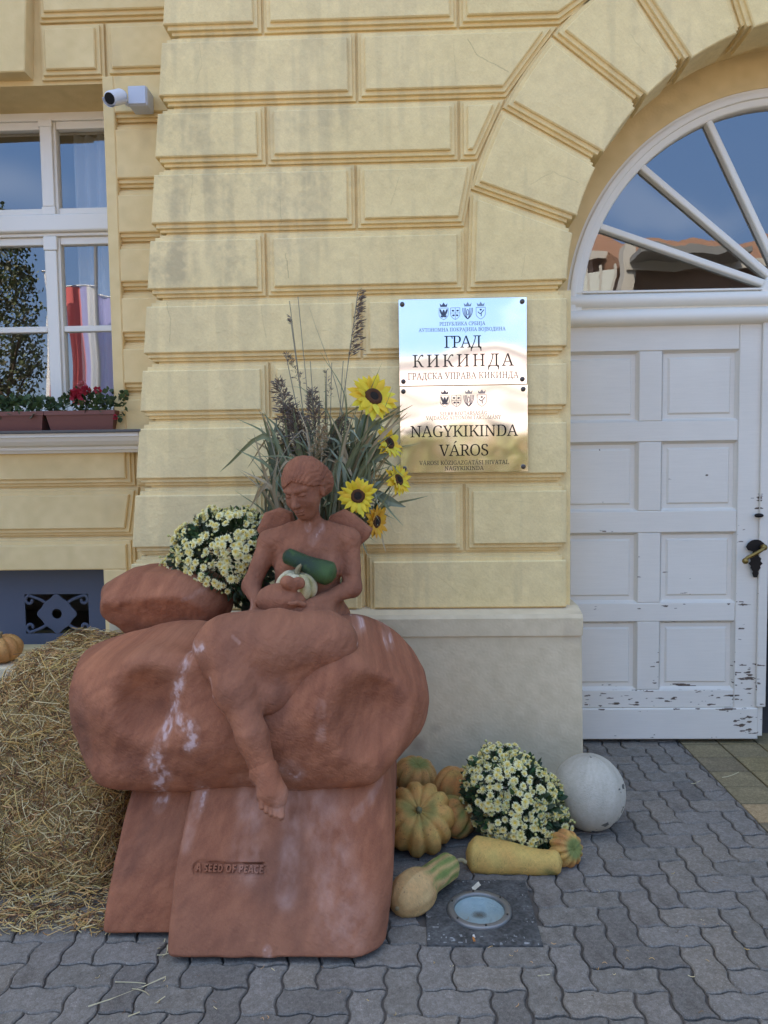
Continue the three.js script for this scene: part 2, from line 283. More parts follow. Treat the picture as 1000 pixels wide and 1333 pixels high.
// ---------------------------------------------------------------- the town hall
const hall = thing('town_hall', 'yellow plastered town hall front with raised blocks and an arched gateway', 'building', [0, 0, 0]);
const AC = [1.936, 2.298], AR = 1.19, LX = (y) => -1.095 - (3.53 - y) * 0.0947;      // arch centre and radius; leaning left edge of the wall pier
const arcPt = (r, a) => [AC[0] + r * Math.cos(a), AC[1] + r * Math.sin(a)];
{
  // brick cores behind the plaster blocks
  const sh = new THREE.Shape([[LX(0) + 0.06, 0], [0.775, 0], [0.775, AC[1]], ...Array.from({ length: 33 }, (_, i) => arcPt(AR + 0.04, Math.PI - i * Math.PI / 32)), [3.15, 0], [12, 0], [12, 8], [LX(8) + 0.06, 8]].map((p) => new THREE.Vector2(...p)));
  part('wall', metreUV(new THREE.ExtrudeGeometry(sh, { depth: 0.40, bevelEnabled: false }).translate(0, 0, -0.448), WALL.s, WALL.x, WALL.y), wallMat, hall);
  const sl = new THREE.Shape([[-10, 0], [LX(0) + 0.1, 0], [LX(8) + 0.1, 8], [-10, 8]].map((p) => new THREE.Vector2(...p)));
  const hole = (x0, x1, y0, y1) => sl.holes.push(new THREE.Path([[x0, y0], [x0, y1], [x1, y1], [x1, y0]].map((p) => new THREE.Vector2(...p))));
  hole(-2.45, -1.45, 1.60, 3.375); hole(-2.85, -1.535, 0.57, 0.988);
  part('wall', metreUV(new THREE.ExtrudeGeometry(sl, { depth: 0.45, bevelEnabled: false }).translate(0, 0, -0.66), WALL.s, WALL.x, WALL.y), wallMat2, hall);
  part('roof', box(-10.4, 12.4, 8.01, 8.3, -9, 0.5), trimMat, hall);
  const side = [box(-10, -9.6, 0, 8, -8.6, -0.67), box(11.6, 12, 0, 8, -8.6, -0.46), box(-10, 12, 0, 8, -9, -8.61)];
  part('wall', metreUV(mergeGeometries(side), WALL.s), wallMat2, hall);
  // rooms behind the openings, closed on all sides but the front
  const room = (x0, x1, y0, y1, z0, z1) => mergeGeometries([box(x0 - 0.05, x0, y0, y1, z0, z1), box(x1, x1 + 0.05, y0, y1, z0, z1), box(x0 - 0.05, x1 + 0.05, y0 - 0.05, y0, z0, z1), box(x0 - 0.05, x1 + 0.05, y1, y1 + 0.05, z0, z1), box(x0 - 0.05, x1 + 0.05, y0 - 0.05, y1 + 0.05, z0 - 0.05, z0)]);
  part('interior', room(-3.4, -1.0, 1.2, 3.8, -3.4, -0.662), roomMat, hall);
  part('interior', room(-2.95, -1.45, 0.5, 1.05, -1.6, -0.662), hallMat, hall);
  part('interior', room(0.5, 3.4, -0.02, 3.8, -4.5, -0.452), hallMat, hall);
}
{
  // rows of the pier: joints at the bottom of each row, read off the photograph
  const yj = [4.24, 3.87, 3.484, 3.169, 2.894, 2.594, 2.293, 1.995, 1.723, 1.405, 1.075, 0.772];
  const xo = (y) => y < 2.66 ? 0.283 : AC[0] - Math.sqrt(Math.max(0, 1.70 * 1.70 - (y - AC[1]) ** 2));   // outer ring of the arch
  const JAMB = 0.748;
  const joints = [[-0.222], [-0.641, 0.257], [-0.21], [-0.636, 0.257], [-0.222], [-0.650], [-0.207], [-0.646, 0.265], [-0.215], [-0.678, 0.27], [-0.205]];
  joints.forEach((js, k) => {
    const y1 = yj[k], y0 = yj[k + 1], right = y0 > 2.28 ? null : JAMB, xs = [null, ...js, right];
    for (let i = 0; i + 1 < xs.length; i++) {
      const a = xs[i], b = xs[i + 1];
      const l0 = a === null ? LX(y0) : a, l1 = a === null ? LX(y1) : a, r0 = b === null ? xo(y0) : b, r1 = b === null ? xo(y1) : b;
      const kinds = 'b' + (b === JAMB ? 'f' : 'b') + 'b' + (a === null ? 'f' : 'b');
      part('block', blockGeo([[l0, y0], [r0, y0], [r1, y1], [l1, y1]], kinds, 0, a === null ? -0.2 : b === JAMB ? -0.24 : -0.1), wallMat, hall);
    }
  });
  // arch stones: outer and inner end of each joint
  const J = [[[0.283, 2.293], [0.746, 2.298]], [[0.30, 2.765], [0.770, 2.588]], [[0.465, 3.118], [0.892, 2.872]], [[0.690, 3.432], [1.081, 3.123]], [[0.985, 3.705], [1.270, 3.287]], [[1.372, 3.902], [1.540, 3.420]]];
  const mir = (p) => [2 * AC[0] - p[0], p[1]], all = [...J, ...J.slice(0).reverse().map(([o, i]) => [mir(o), mir(i)])];
  for (let k = 0; k + 1 < all.length; k++) {
    const [o0, i0] = all[k], [o1, i1] = all[k + 1], n = 5;
    const a0 = Math.atan2(i0[1] - AC[1], i0[0] - AC[0]), a1 = Math.atan2(i1[1] - AC[1], i1[0] - AC[0]);
    const inner = [], outer = [], q0 = Math.atan2(o0[1] - AC[1], o0[0] - AC[0]), q1 = Math.atan2(o1[1] - AC[1], o1[0] - AC[0]);
    for (let i = 0; i <= n; i++) inner.push(arcPt(AR, lerp(a0, a1, i / n)));
    if (k === 0 || k === all.length - 2) outer.push(o1, o0); else for (let i = n; i >= 0; i--) outer.push(arcPt(1.70, lerp(q0, q1, i / n)));
    const poly = [...inner, ...outer], m = outer.length;   // counter-clockwise
    const kinds = 'f'.repeat(n) + 'b'.repeat(m + 1);
    part('arch_stone', blockGeo(poly, kinds, 0, -0.24), wallMat, hall);
  }
  // right jamb below the arch
  for (let k = 6; k < 11; k++) part('block', blockGeo([[3.124, yj[k + 1]], [4.2, yj[k + 1]], [4.2, yj[k]], [3.124, yj[k]]], 'bbbf', 0, -0.24), wallMat, hall);
  // plinth: cap and body
  const cap = new THREE.Shape([[-0.25, 0.694], [0.062, 0.694], [0.062, 0.770], [0.052, 0.785], [-0.04, 0.808], [-0.25, 0.812]].map((p) => new THREE.Vector2(...p)));
  for (const [x0, x1] of [[LX(0.7) - 0.06, 0.80], [3.07, 4.3]]) {
    const capGeo = new THREE.ExtrudeGeometry(cap, { depth: x1 - x0, bevelEnabled: true, bevelThickness: 0.006, bevelSize: 0.005, bevelSegments: 2 }).rotateY(Math.PI / 2).scale(1, 1, -1);
    capGeo.index || 0; const ix = capGeo.attributes.position; for (let i = 0; i < ix.count; i += 3) { for (const a of ['position', 'normal', 'uv']) { const at = capGeo.attributes[a]; for (let c = 0; c < at.itemSize; c++) { const t = at.array[(i + 1) * at.itemSize + c]; at.array[(i + 1) * at.itemSize + c] = at.array[(i + 2) * at.itemSize + c]; at.array[(i + 2) * at.itemSize + c] = t; } } }
    const body = prism([[x0, 0], [x1 + 0.018, 0], [x1 + 0.008, 0.6935], [x0, 0.6935]], -0.25, 0.058, 0.008);
    const geoCap = capGeo.rotateY(0); geoCap.computeBoundingBox(); const bb = geoCap.boundingBox; geoCap.translate(x0 - bb.min.x, 0, 0);
    const zs = geoCap.boundingBox.getSize(V(0, 0, 0)); geoCap.computeBoundingBox(); geoCap.translate(0, 0, 0.066 - geoCap.boundingBox.max.z);
    part('plinth_cap', metreUV(geoCap, WALL.s, WALL.x, WALL.y), plinthMat, hall);
    part('plinth', metreUV(body, WALL.s, WALL.x, WALL.y), plinthMat, hall);
  }
  // inner order of the arch and the passage jambs
  const ann = new THREE.Shape(); ann.absarc(...AC, AR + 0.12, 0, Math.PI, false); ann.lineTo(AC[0] - AR - 0.12, 2.2); ann.lineTo(AC[0] - 1.10, 2.2); ann.absarc(AC[0] - 0.03, 2.262, 1.085, Math.PI, 0, true); ann.lineTo(AC[0] + AR + 0.12, 2.2);
  part('inner_arch', metreUV(new THREE.ExtrudeGeometry(ann, { depth: 0.06, bevelEnabled: false, curveSegments: 40 }).translate(0, 0, -0.432), WALL.s, WALL.x, WALL.y), wallMat2, hall);

  // recessed wall on the left: blocks, jamb strips, window head
  const zf = -0.16, R = (x0, x1, y0, y1, kinds, name = 'block') => part(name, blockGeo([[x0, y0], [x1, y0], [x1, y1], [x0, y1]], kinds, zf), wallMat2, hall);
  const gr = [3.385, 3.175, 2.864, 2.606, 2.370, 2.124, 1.876, 1.600];
  for (const s of [1, -1]) {
    const X = (x) => s > 0 ? x : -3.90 - x, rect = (a, b, y0, y1, k, n) => { const p = [X(a), X(b)].sort((m, q) => m - q); R(p[0], p[1], y0, y1, s > 0 ? k : k[0] + k[3] + k[2] + k[1], n); };
    rect(-1.45, -1.394, 1.60, 3.385, 'nnnn', 'jamb_strip');
    for (let k = 0; k + 1 < gr.length; k++) rect(-1.394, -1.02, gr[k + 1], gr[k], (k === 6 ? 'n' : 'b') + 'n' + (k === 0 ? 'n' : 'b') + 'n');
  }
  R(-1.440, -0.95, 3.385, 3.655, 'bnbb'); R(-1.765, -1.440, 3.385, 3.655, 'bbbb'); R(-2.46, -2.135, 3.385, 3.655, 'bbbb'); R(-2.95, -2.46, 3.385, 3.655, 'bbbn');
  R(-1.765, -0.95, 3.655, 3.95, 'bnbb'); R(-2.95, -2.135, 3.655, 3.95, 'bbbn'); R(-2.95, -0.95, 3.95, 4.3, 'bnbn');
  part('keystone', blockGeo([[-2.09, 3.40], [-1.81, 3.40], [-1.775, 3.95], [-2.125, 3.95]], 'ffff', -0.125, -0.22), wallMat2, hall);
  R(-3.0, -1.365, 1.405, 1.60, 'bbnn'); R(-1.365, -1.05, 1.405, 1.62, 'bnnb');
  part('block', blockGeo([[-3.0, 1.155], [-1.385, 1.155], [-1.345, 1.405], [-3.0, 1.405]], 'bbbn', zf), wallMat2, hall);
  part('block', blockGeo([[-1.385, 1.155], [-1.05, 1.155], [-1.05, 1.405], [-1.345, 1.405]], 'bnbb', zf), wallMat2, hall);
  R(-3.0, -1.375, 0.988, 1.155, 'nbbn'); R(-1.375, -1.05, 0.50, 1.155, 'nnbb'); R(-1.535, -1.375, 0.50, 0.988, 'nbnn');
  // plinth and ledge below the basement opening
  part('ledge', metreUV(box(-3.2, -1.30, 0.49, 0.545, -0.6, 0.045, 0.008), WALL.s), plinthMat, hall);
  part('plinth', metreUV(box(-3.2, -1.30, 0, 0.489, -0.6, 0.025), WALL.s), plinthMat, hall);
  // window sill: moulded cornice and metal flashing
  const pr = [[-0.17, 1.575], [-0.135, 1.575], [-0.125, 1.588], [-0.105, 1.590], [-0.10, 1.604], [-0.07, 1.612], [-0.045, 1.630], [-0.03, 1.648], [-0.02, 1.650], [-0.02, 1.668], [-0.17, 1.668]];
  const sg = new THREE.ExtrudeGeometry(new THREE.Shape(pr.map(([z, y]) => new THREE.Vector2(-z, y))), { depth: 1.32, bevelEnabled: false }).rotateY(Math.PI / 2).translate(-2.60, 0, 0);
  part('window_sill', metreUV(sg, 1), trimMat, hall);
  const fl = prism([[-2.63, -0.5], [-1.262, -0.5], [-1.262, 0.0], [-2.63, 0.0]].map(([x, z]) => [x, -z]).reverse(), 0, 0.012, 0.002);
  part('sill_flashing', metreUV(fl.rotateX(-Math.PI / 2).translate(0, 1.6695, 0), 1), flashMat, hall);
}
stamp('facade');
// ---------------------------------------------------------------- gate, fanlight, window, basement grille
const doorUV = (g0) => { const g = metreUV(g0), uv = g.attributes.uv; for (let i = 0; i < uv.count; i++) uv.setXY(i, (uv.getX(i) - 0.6) / 1.4, uv.getY(i) / 2.4); return g; };
// sheet of old glass, a little uneven
function pane(x0, x1, y0, y1, z, seed, poly) {
  const nx = 14, ny = 18, g = new THREE.PlaneGeometry(x1 - x0, y1 - y0, nx, ny).translate((x0 + x1) / 2, (y0 + y1) / 2, z), p = g.attributes.position, n = g.attributes.normal;
  for (let i = 0; i < p.count; i++) { const x = p.getX(i) * 3.1 + seed, y = p.getY(i) * 2.3; n.setXYZ(i, 0.006 * nz(x, y, seed), 0.007 * nz(x + 5, y + 3, seed), 1); }
  n.needsUpdate = true; return g;
}
function group(name, parent, label) { const g = new THREE.Group(); g.name = name; parent.add(g); if (label) g.userData.label = label; return g; }
const rect = (x0, x1, y0, y1) => [[x0, y0], [x1, y0], [x1, y1], [x0, y1]];
const dz = -0.40;
{
  const door = group('door', hall, 'weathered white panelled gate leaf with chipped paint');
  const st = [[0.70, 0.815], [1.203, 1.322], [1.712, 1.864]], yr = [[2.062, 2.25], [1.596, 1.702], [1.122, 1.236], [0.652, 0.752], [0.19, 0.286]];
  st.forEach(([a, b], i) => { if (i !== 1) part('stile', doorUV(prism(rect(a, b, 0.035, 2.25), dz - 0.05, dz, 0.004)), doorMat, door); });
  yr.forEach(([a, b]) => part('rail', doorUV(prism(rect(0.8155, 1.7115, a, b), dz - 0.05, dz - 0.0015, 0.004)), doorMat, door));
  for (let k = 0; k < 4; k++) {
    const y0 = yr[k + 1][1] + 0.0005, y1 = yr[k][0] - 0.0005;
    part('muntin', doorUV(prism(rect(1.203, 1.322, y0, y1), dz - 0.05, dz - 0.003, 0.004)), doorMat, door);
    for (const [a, b] of [[0.8155, 1.2025], [1.3225, 1.7115]]) {
      const P0 = rect(a, b, y0, y1), ins = (d) => inset(P0, [d, d, d, d]);
      const gs = [prism(P0, dz - 0.05, dz - 0.026, 0.001), prism(ins(0.033), dz - 0.03, dz - 0.017, 0.009)];
      // moulding round the recess
      const ring = (o, i, z0, z1) => { const A = ins(o), B = ins(i), out = []; for (let q = 0; q < 4; q++) { const w = (q + 1) % 4; const a0 = [...A[q], z1], a1 = [...A[w], z1], b0 = [...B[q], z0], b1 = [...B[w], z0]; out.push(...a0, ...a1, ...b1, ...a0, ...b1, ...b0); } const g = new THREE.BufferGeometry(); g.setAttribute('position', new THREE.Float32BufferAttribute(out, 3)); return g; };
      gs.push(ring(0.0005, 0.012, dz - 0.0255, dz - 0.006));
      part('panel', doorUV(mergeGeometries(gs)), doorMat, door);
    }
  }
  part('kick_board', doorUV(prism(rect(0.70, 1.835, 0.022, 0.1895), dz - 0.045, dz + 0.012, 0.005)), doorMat, door);
  part('closing_strip', doorUV(box(1.822, 1.872, 0.195, 2.25, dz + 0.001, dz + 0.016, 0.007)), doorMat, door);
  // iron plate, brass lever, bolt
  const iron = M({ color: 0x26211d, roughness: 0.6, metalness: 0.6 }), brass = M({ color: 0x8a7440, roughness: 0.35, metalness: 0.85 });
  const hp = W(984, 718, dz + 0.02), pts = [];
  const half = [[0.008, -0.135], [0.016, -0.112], [0.012, -0.104], [0.026, -0.085], [0.022, -0.076], [0.036, -0.062], [0.024, -0.05], [0.028, -0.036], [0.012, -0.022], [0.014, 0.0], [0.04, 0.008], [0.050, 0.026], [0.040, 0.044], [0.022, 0.058], [0.008, 0.062]];
  for (const [x, y] of half) pts.push([x, y]); for (const [x, y] of half.slice().reverse()) pts.push([-x, y]);
  part('lock_plate', prism(pts.map(([x, y]) => [hp.x + x, hp.y + y]), dz + 0.0165, dz + 0.024, 0.002), iron, door);
  const lv = new THREE.CatmullRomCurve3([V(hp.x + 0.026, hp.y + 0.025, dz + 0.018), V(hp.x + 0.026, hp.y + 0.025, dz + 0.055), V(hp.x + 0.005, hp.y + 0.012, dz + 0.068), V(hp.x - 0.035, hp.y - 0.012, dz + 0.066), V(hp.x - 0.066, hp.y - 0.030, dz + 0.064), V(hp.x - 0.074, hp.y - 0.048, dz + 0.062)]);
  const lever = mergeGeometries([new THREE.TubeGeometry(lv, 30, 0.0095, 10), new THREE.SphereGeometry(0.016, 12, 10).translate(hp.x - 0.072, hp.y - 0.043, dz + 0.063), new THREE.SphereGeometry(0.017, 12, 10).translate(hp.x + 0.026, hp.y + 0.025, dz + 0.052)]);
  part('handle', lever, brass, door);
  const bp = W(989, 671, dz + 0.02); part('bolt_knob', new THREE.SphereGeometry(0.014, 12, 10).scale(1.7, 0.8, 1).translate(bp.x - 0.004, bp.y, dz + 0.022), iron, door);

  const fan = group('fanlight', hall, 'white half-round window over the gate');
  const prof = (ps) => new THREE.ExtrudeGeometry(new THREE.Shape(ps.map(([z, y]) => new THREE.Vector2(-z, y))), { depth: 2.5, bevelEnabled: false, curveSegments: 4 }).rotateY(Math.PI / 2).translate(0.69, 0, 0);
  const arcp = (zc, yc, rz, ry, n = 9) => Array.from({ length: n }, (_, i) => { const a = -Math.PI / 2 + Math.PI * i / (n - 1); return [zc + rz * Math.cos(a), yc + ry * Math.sin(a)]; });
  const z = dz;
  const paint = M({ color: 0xe8e1d2, roughness: 0.5, bumpMap: plasterBump, bumpScale: 0.0006 });
  part('transom', toCreasedNormals(prof([[z - 0.08, 2.188], [z - 0.0, 2.188], ...arcp(z + 0.012, 2.232, 0.045, 0.040), [z + 0.004, 2.276], ...arcp(z + 0.006, 2.318, 0.040, 0.034), [z + 0.026, 2.356], [z + 0.026, 2.364], [z - 0.005, 2.372], [z - 0.08, 2.372]]), 0.5), paint, fan);
  const fc = [1.905, 2.262], pt = (r, a) => new THREE.Vector2(fc[0] + r * Math.cos(a), fc[1] + r * Math.sin(a));
  const ringShape = (r0, r1) => { const s = new THREE.Shape(); s.setFromPoints([...Array.from({ length: 61 }, (_, i) => pt(r1, Math.PI * i / 60)), ...Array.from({ length: 61 }, (_, i) => pt(r0, Math.PI * (60 - i) / 60))]); return s; };
  part('arch_frame', toCreasedNormals(new THREE.ExtrudeGeometry(ringShape(1.0, 1.10), { depth: 0.05, bevelEnabled: true, bevelThickness: 0.012, bevelSize: 0.012, bevelSegments: 3, bevelOffset: -0.012 }).translate(0, 0, z - 0.04), 0.6), paint, fan);
  part('arch_bead', toCreasedNormals(new THREE.ExtrudeGeometry(ringShape(1.042, 1.065), { depth: 0.012, bevelEnabled: true, bevelThickness: 0.006, bevelSize: 0.005, bevelSegments: 2 }).translate(0, 0, z + 0.018), 0.6), paint, fan);
  const hub = [1.95, 2.345], angs = [160, 139.5, 116, 90, 64, 40.5, 20].map((a) => a * Math.PI / 180), rim = (a) => { for (let t = 0.3; t < 1.4; t += 0.002) { const x = hub[0] + t * Math.cos(a), y = hub[1] + t * Math.sin(a); if (Math.hypot(x - fc[0], y - fc[1]) > 1.004) return t; } };
  for (const a of angs) {
    const L = rim(a) - 0.1, g = new RoundedBoxGeometry(L, 0.034, 0.05, 2, 0.01); g.translate(0.1 + L / 2, 0, 0).rotateZ(a).translate(hub[0], hub[1], z - 0.008);
    part('glazing_bar', g, paint, fan);
  }
  const hs = new THREE.Shape(); hs.absarc(hub[0], hub[1] - 0.02, 0.135, 0, Math.PI, false);
  part('hub', toCreasedNormals(new THREE.ExtrudeGeometry(hs, { depth: 0.03, bevelEnabled: true, bevelThickness: 0.012, bevelSize: 0.012, bevelSegments: 3, curveSegments: 24 }).translate(0, 0, z - 0.012), 0.6), paint, fan);
  // one pane in each opening
  const bounds = [Math.PI, ...angs, 0];
  for (let k = 0; k + 1 < bounds.length; k++) {
    const a0 = bounds[k], a1 = bounds[k + 1], out = [], nn = [], m = 8, q = 6;
    const P2 = (i, j) => { const a = lerp(a0, a1, i / m), rr = lerp(0.1, (a > 3.13 || a < 0.01 ? 1.04 : (rim(a) || 1)) + 0.01, j / q); return [hub[0] + rr * Math.cos(a), hub[1] + rr * Math.sin(a)]; };
    for (let i = 0; i < m; i++) for (let j = 0; j < q; j++) for (const [u, v] of [[i, j], [i + 1, j + 1], [i, j + 1], [i, j], [i + 1, j], [i + 1, j + 1]]) {
      const [x, y] = P2(u, v); out.push(x, y, z - 0.018); nn.push(0.010 * nz(x * 7, y * 6, k * 3.3), 0.011 * nz(x * 7 + 7, y * 6, k * 3.3), 1);
    }
    const g = new THREE.BufferGeometry(); g.setAttribute('position', new THREE.Float32BufferAttribute(out, 3)); g.setAttribute('normal', new THREE.Float32BufferAttribute(nn, 3));
    part('pane', g, glassMat, fan);
  }
}
{
  // casement window
  const win = group('window', hall, 'white wooden casement window'), z = -0.50, B = (n, x0, x1, y0, y1, dz0 = -0.05, dz1 = 0, r = 0.006) => part(n, box(x0, x1, y0, y1, z + dz0, z + dz1, r), whiteWood, win);
  const x0 = -2.44, x1 = -1.36, xm = -1.885;
  B('frame_head', x0, x1, 3.335, 3.40, -0.09, 0.012); B('frame_foot', x0, x1, 1.70, 1.80, -0.09, 0.012); B('frame_jamb', x0 - 0.05, x0 + 0.03, 1.70, 3.40, -0.09, 0.014); B('frame_jamb', x1 - 0.03, x1 + 0.05, 1.70, 3.40, -0.09, 0.014);
  B('transom_bar', x0 + 0.031, x1 - 0.031, 2.752, 2.845, -0.09, 0.045, 0.014); B('drip_moulding', x0 + 0.031, x1 - 0.031, 2.735, 2.7515, -0.04, 0.02, 0.004);
  const sash = (a, b, y0, y1, bar) => {
    const s = 0.040, f = (n, p, q, u, v, d0, d1) => B(n, p, q, u, v, d0, d1, 0.005);
    f('sash_stile', a, a + s, y0, y1, -0.045, 0.004); f('sash_stile', b - s, b, y0, y1, -0.045, 0.004);
    f('sash_rail', a + s + 0.0005, b - s - 0.0005, y1 - s, y1, -0.044, 0.002); f('sash_rail', a + s + 0.0005, b - s - 0.0005, y0, y0 + s, -0.044, 0.002);
    if (bar) f('glazing_bar', a + s + 0.0005, b - s - 0.0005, bar - 0.016, bar + 0.016, -0.043, 0.0);
    const ys = bar ? [[y0 + s, bar - 0.016], [bar + 0.016, y1 - s]] : [[y0 + s, y1 - s]];
    for (const [u, v] of ys) part('pane', pane(a + s - 0.002, b - s + 0.002, u - 0.002, v + 0.002, z - 0.022, a * 7 + u * 3), glassMat, win);
  };
  for (const [a, b] of [[x0 + 0.031, xm - 0.004], [xm + 0.004, x1 - 0.031]]) { sash(a, b, 2.8455, 3.3345); sash(a, b, 1.8005, 2.7345, 2.25); }
  B('cover_strip', xm - 0.034, xm + 0.030, 2.89, 3.335, 0.0045, 0.022); B('cover_strip', xm - 0.034, xm + 0.030, 1.80, 2.66, 0.0045, 0.022); B('cover_cap', xm - 0.039, xm + 0.035, 2.6605, 2.7345, 0.0045, 0.026); B('cover_cap', xm - 0.039, xm + 0.035, 2.846, 2.889, 0.0045, 0.026); B('cover_cap', xm - 0.039, xm + 0.035, 3.30, 3.3345, 0.0225, 0.028);
  // sheer curtain behind the right casement
  const n = 90, g = new THREE.PlaneGeometry(0.50, 1.62, n, 2).translate(-1.60, 2.55, -0.72), p = g.attributes.position;
  for (let i = 0; i < p.count; i++) p.setZ(i, -0.74 + 0.018 * Math.sin(p.getX(i) * 95) + 0.008 * Math.sin(p.getX(i) * 41 + 1));
  g.computeVertexNormals();
  const cur = thing('curtain', 'sheer white curtain hanging behind the casement window', 'curtain', [-1.60, 1.75, -0.72]);
  part('cloth', g, MP({ color: 0xd8d8d4, transmission: 0.45, thickness: 0, roughness: 1 }), cur);
  part('rail', new THREE.CylinderGeometry(0.008, 0.008, 1.1, 8).rotateZ(Math.PI / 2).translate(-1.9, 3.37, -0.73), whiteWood, cur);
}
{
  // basement opening: iron plate with a cut-out flower
  const gr = group('basement_grille', hall, 'blue grey iron plate with a pierced flower ornament'), z = -0.33;
  const s = new THREE.Shape(rect(-2.86, -1.52, 0.54, 1.0).map((p) => new THREE.Vector2(...p)));
  for (const [a, b] of [[-2.029, -1.688], [-2.68, -2.34]]) s.holes.push(new THREE.Path(rect(a, b, 0.628, 0.838).reverse().map((p) => new THREE.Vector2(...p))));
  part('plate', metreUV(new THREE.ExtrudeGeometry(s, { depth: 0.008, bevelEnabled: false }).translate(0, 0, z), 1), ironMat, gr);
  for (const cx of [-1.8585, -2.51]) {
    const cy = 0.733, fl = new THREE.Shape(Array.from({ length: 96 }, (_, i) => { const a = i / 96 * 2 * Math.PI, c = Math.abs(Math.cos(2 * a)), r = 0.080 + 0.006 * Math.abs(Math.sin(2 * a)) + 0.024 * Math.pow(c, 7); return new THREE.Vector2(cx + r * 1.0 * Math.cos(a), cy + r * Math.sin(a)); }));
    fl.holes.push(new THREE.Path(Array.from({ length: 24 }, (_, i) => new THREE.Vector2(cx + 0.028 * Math.cos(-i / 24 * 6.283), cy + 0.028 * Math.sin(-i / 24 * 6.283)))));
    part('flower', new THREE.ExtrudeGeometry(fl, { depth: 0.006, bevelEnabled: true, bevelThickness: 0.002, bevelSize: 0.002, bevelSegments: 1 }).translate(0, 0, z + 0.003), ironMat, gr);
    for (const sx of [-1, 1]) for (const sy of [-1, 1]) {
      const pts = []; for (let i = 0; i <= 26; i++) { const t = i / 26; pts.push(t < 0.45 ? V(cx + sx * lerp(0.055, 0.150, t / 0.45), cy + sy * lerp(0.045, 0.098, Math.sqrt(t / 0.45)), z + 0.006) : (() => { const a = Math.PI / 2 - (t - 0.45) / 0.55 * 5.2, r = lerp(0.028, 0.008, (t - 0.45) / 0.55); return V(cx + sx * (0.143 + r * Math.cos(a)), cy + sy * (0.072 + r * Math.sin(a)), z + 0.006); })()); }
      const tg = new THREE.TubeGeometry(new THREE.CatmullRomCurve3(pts), 60, 0.0085, 8); tg.translate(0, 0, -z - 0.006).scale(1, 1, 0.5).translate(0, 0, z + 0.006);
      part('scroll', tg, ironMat, gr);
    }
  }
}
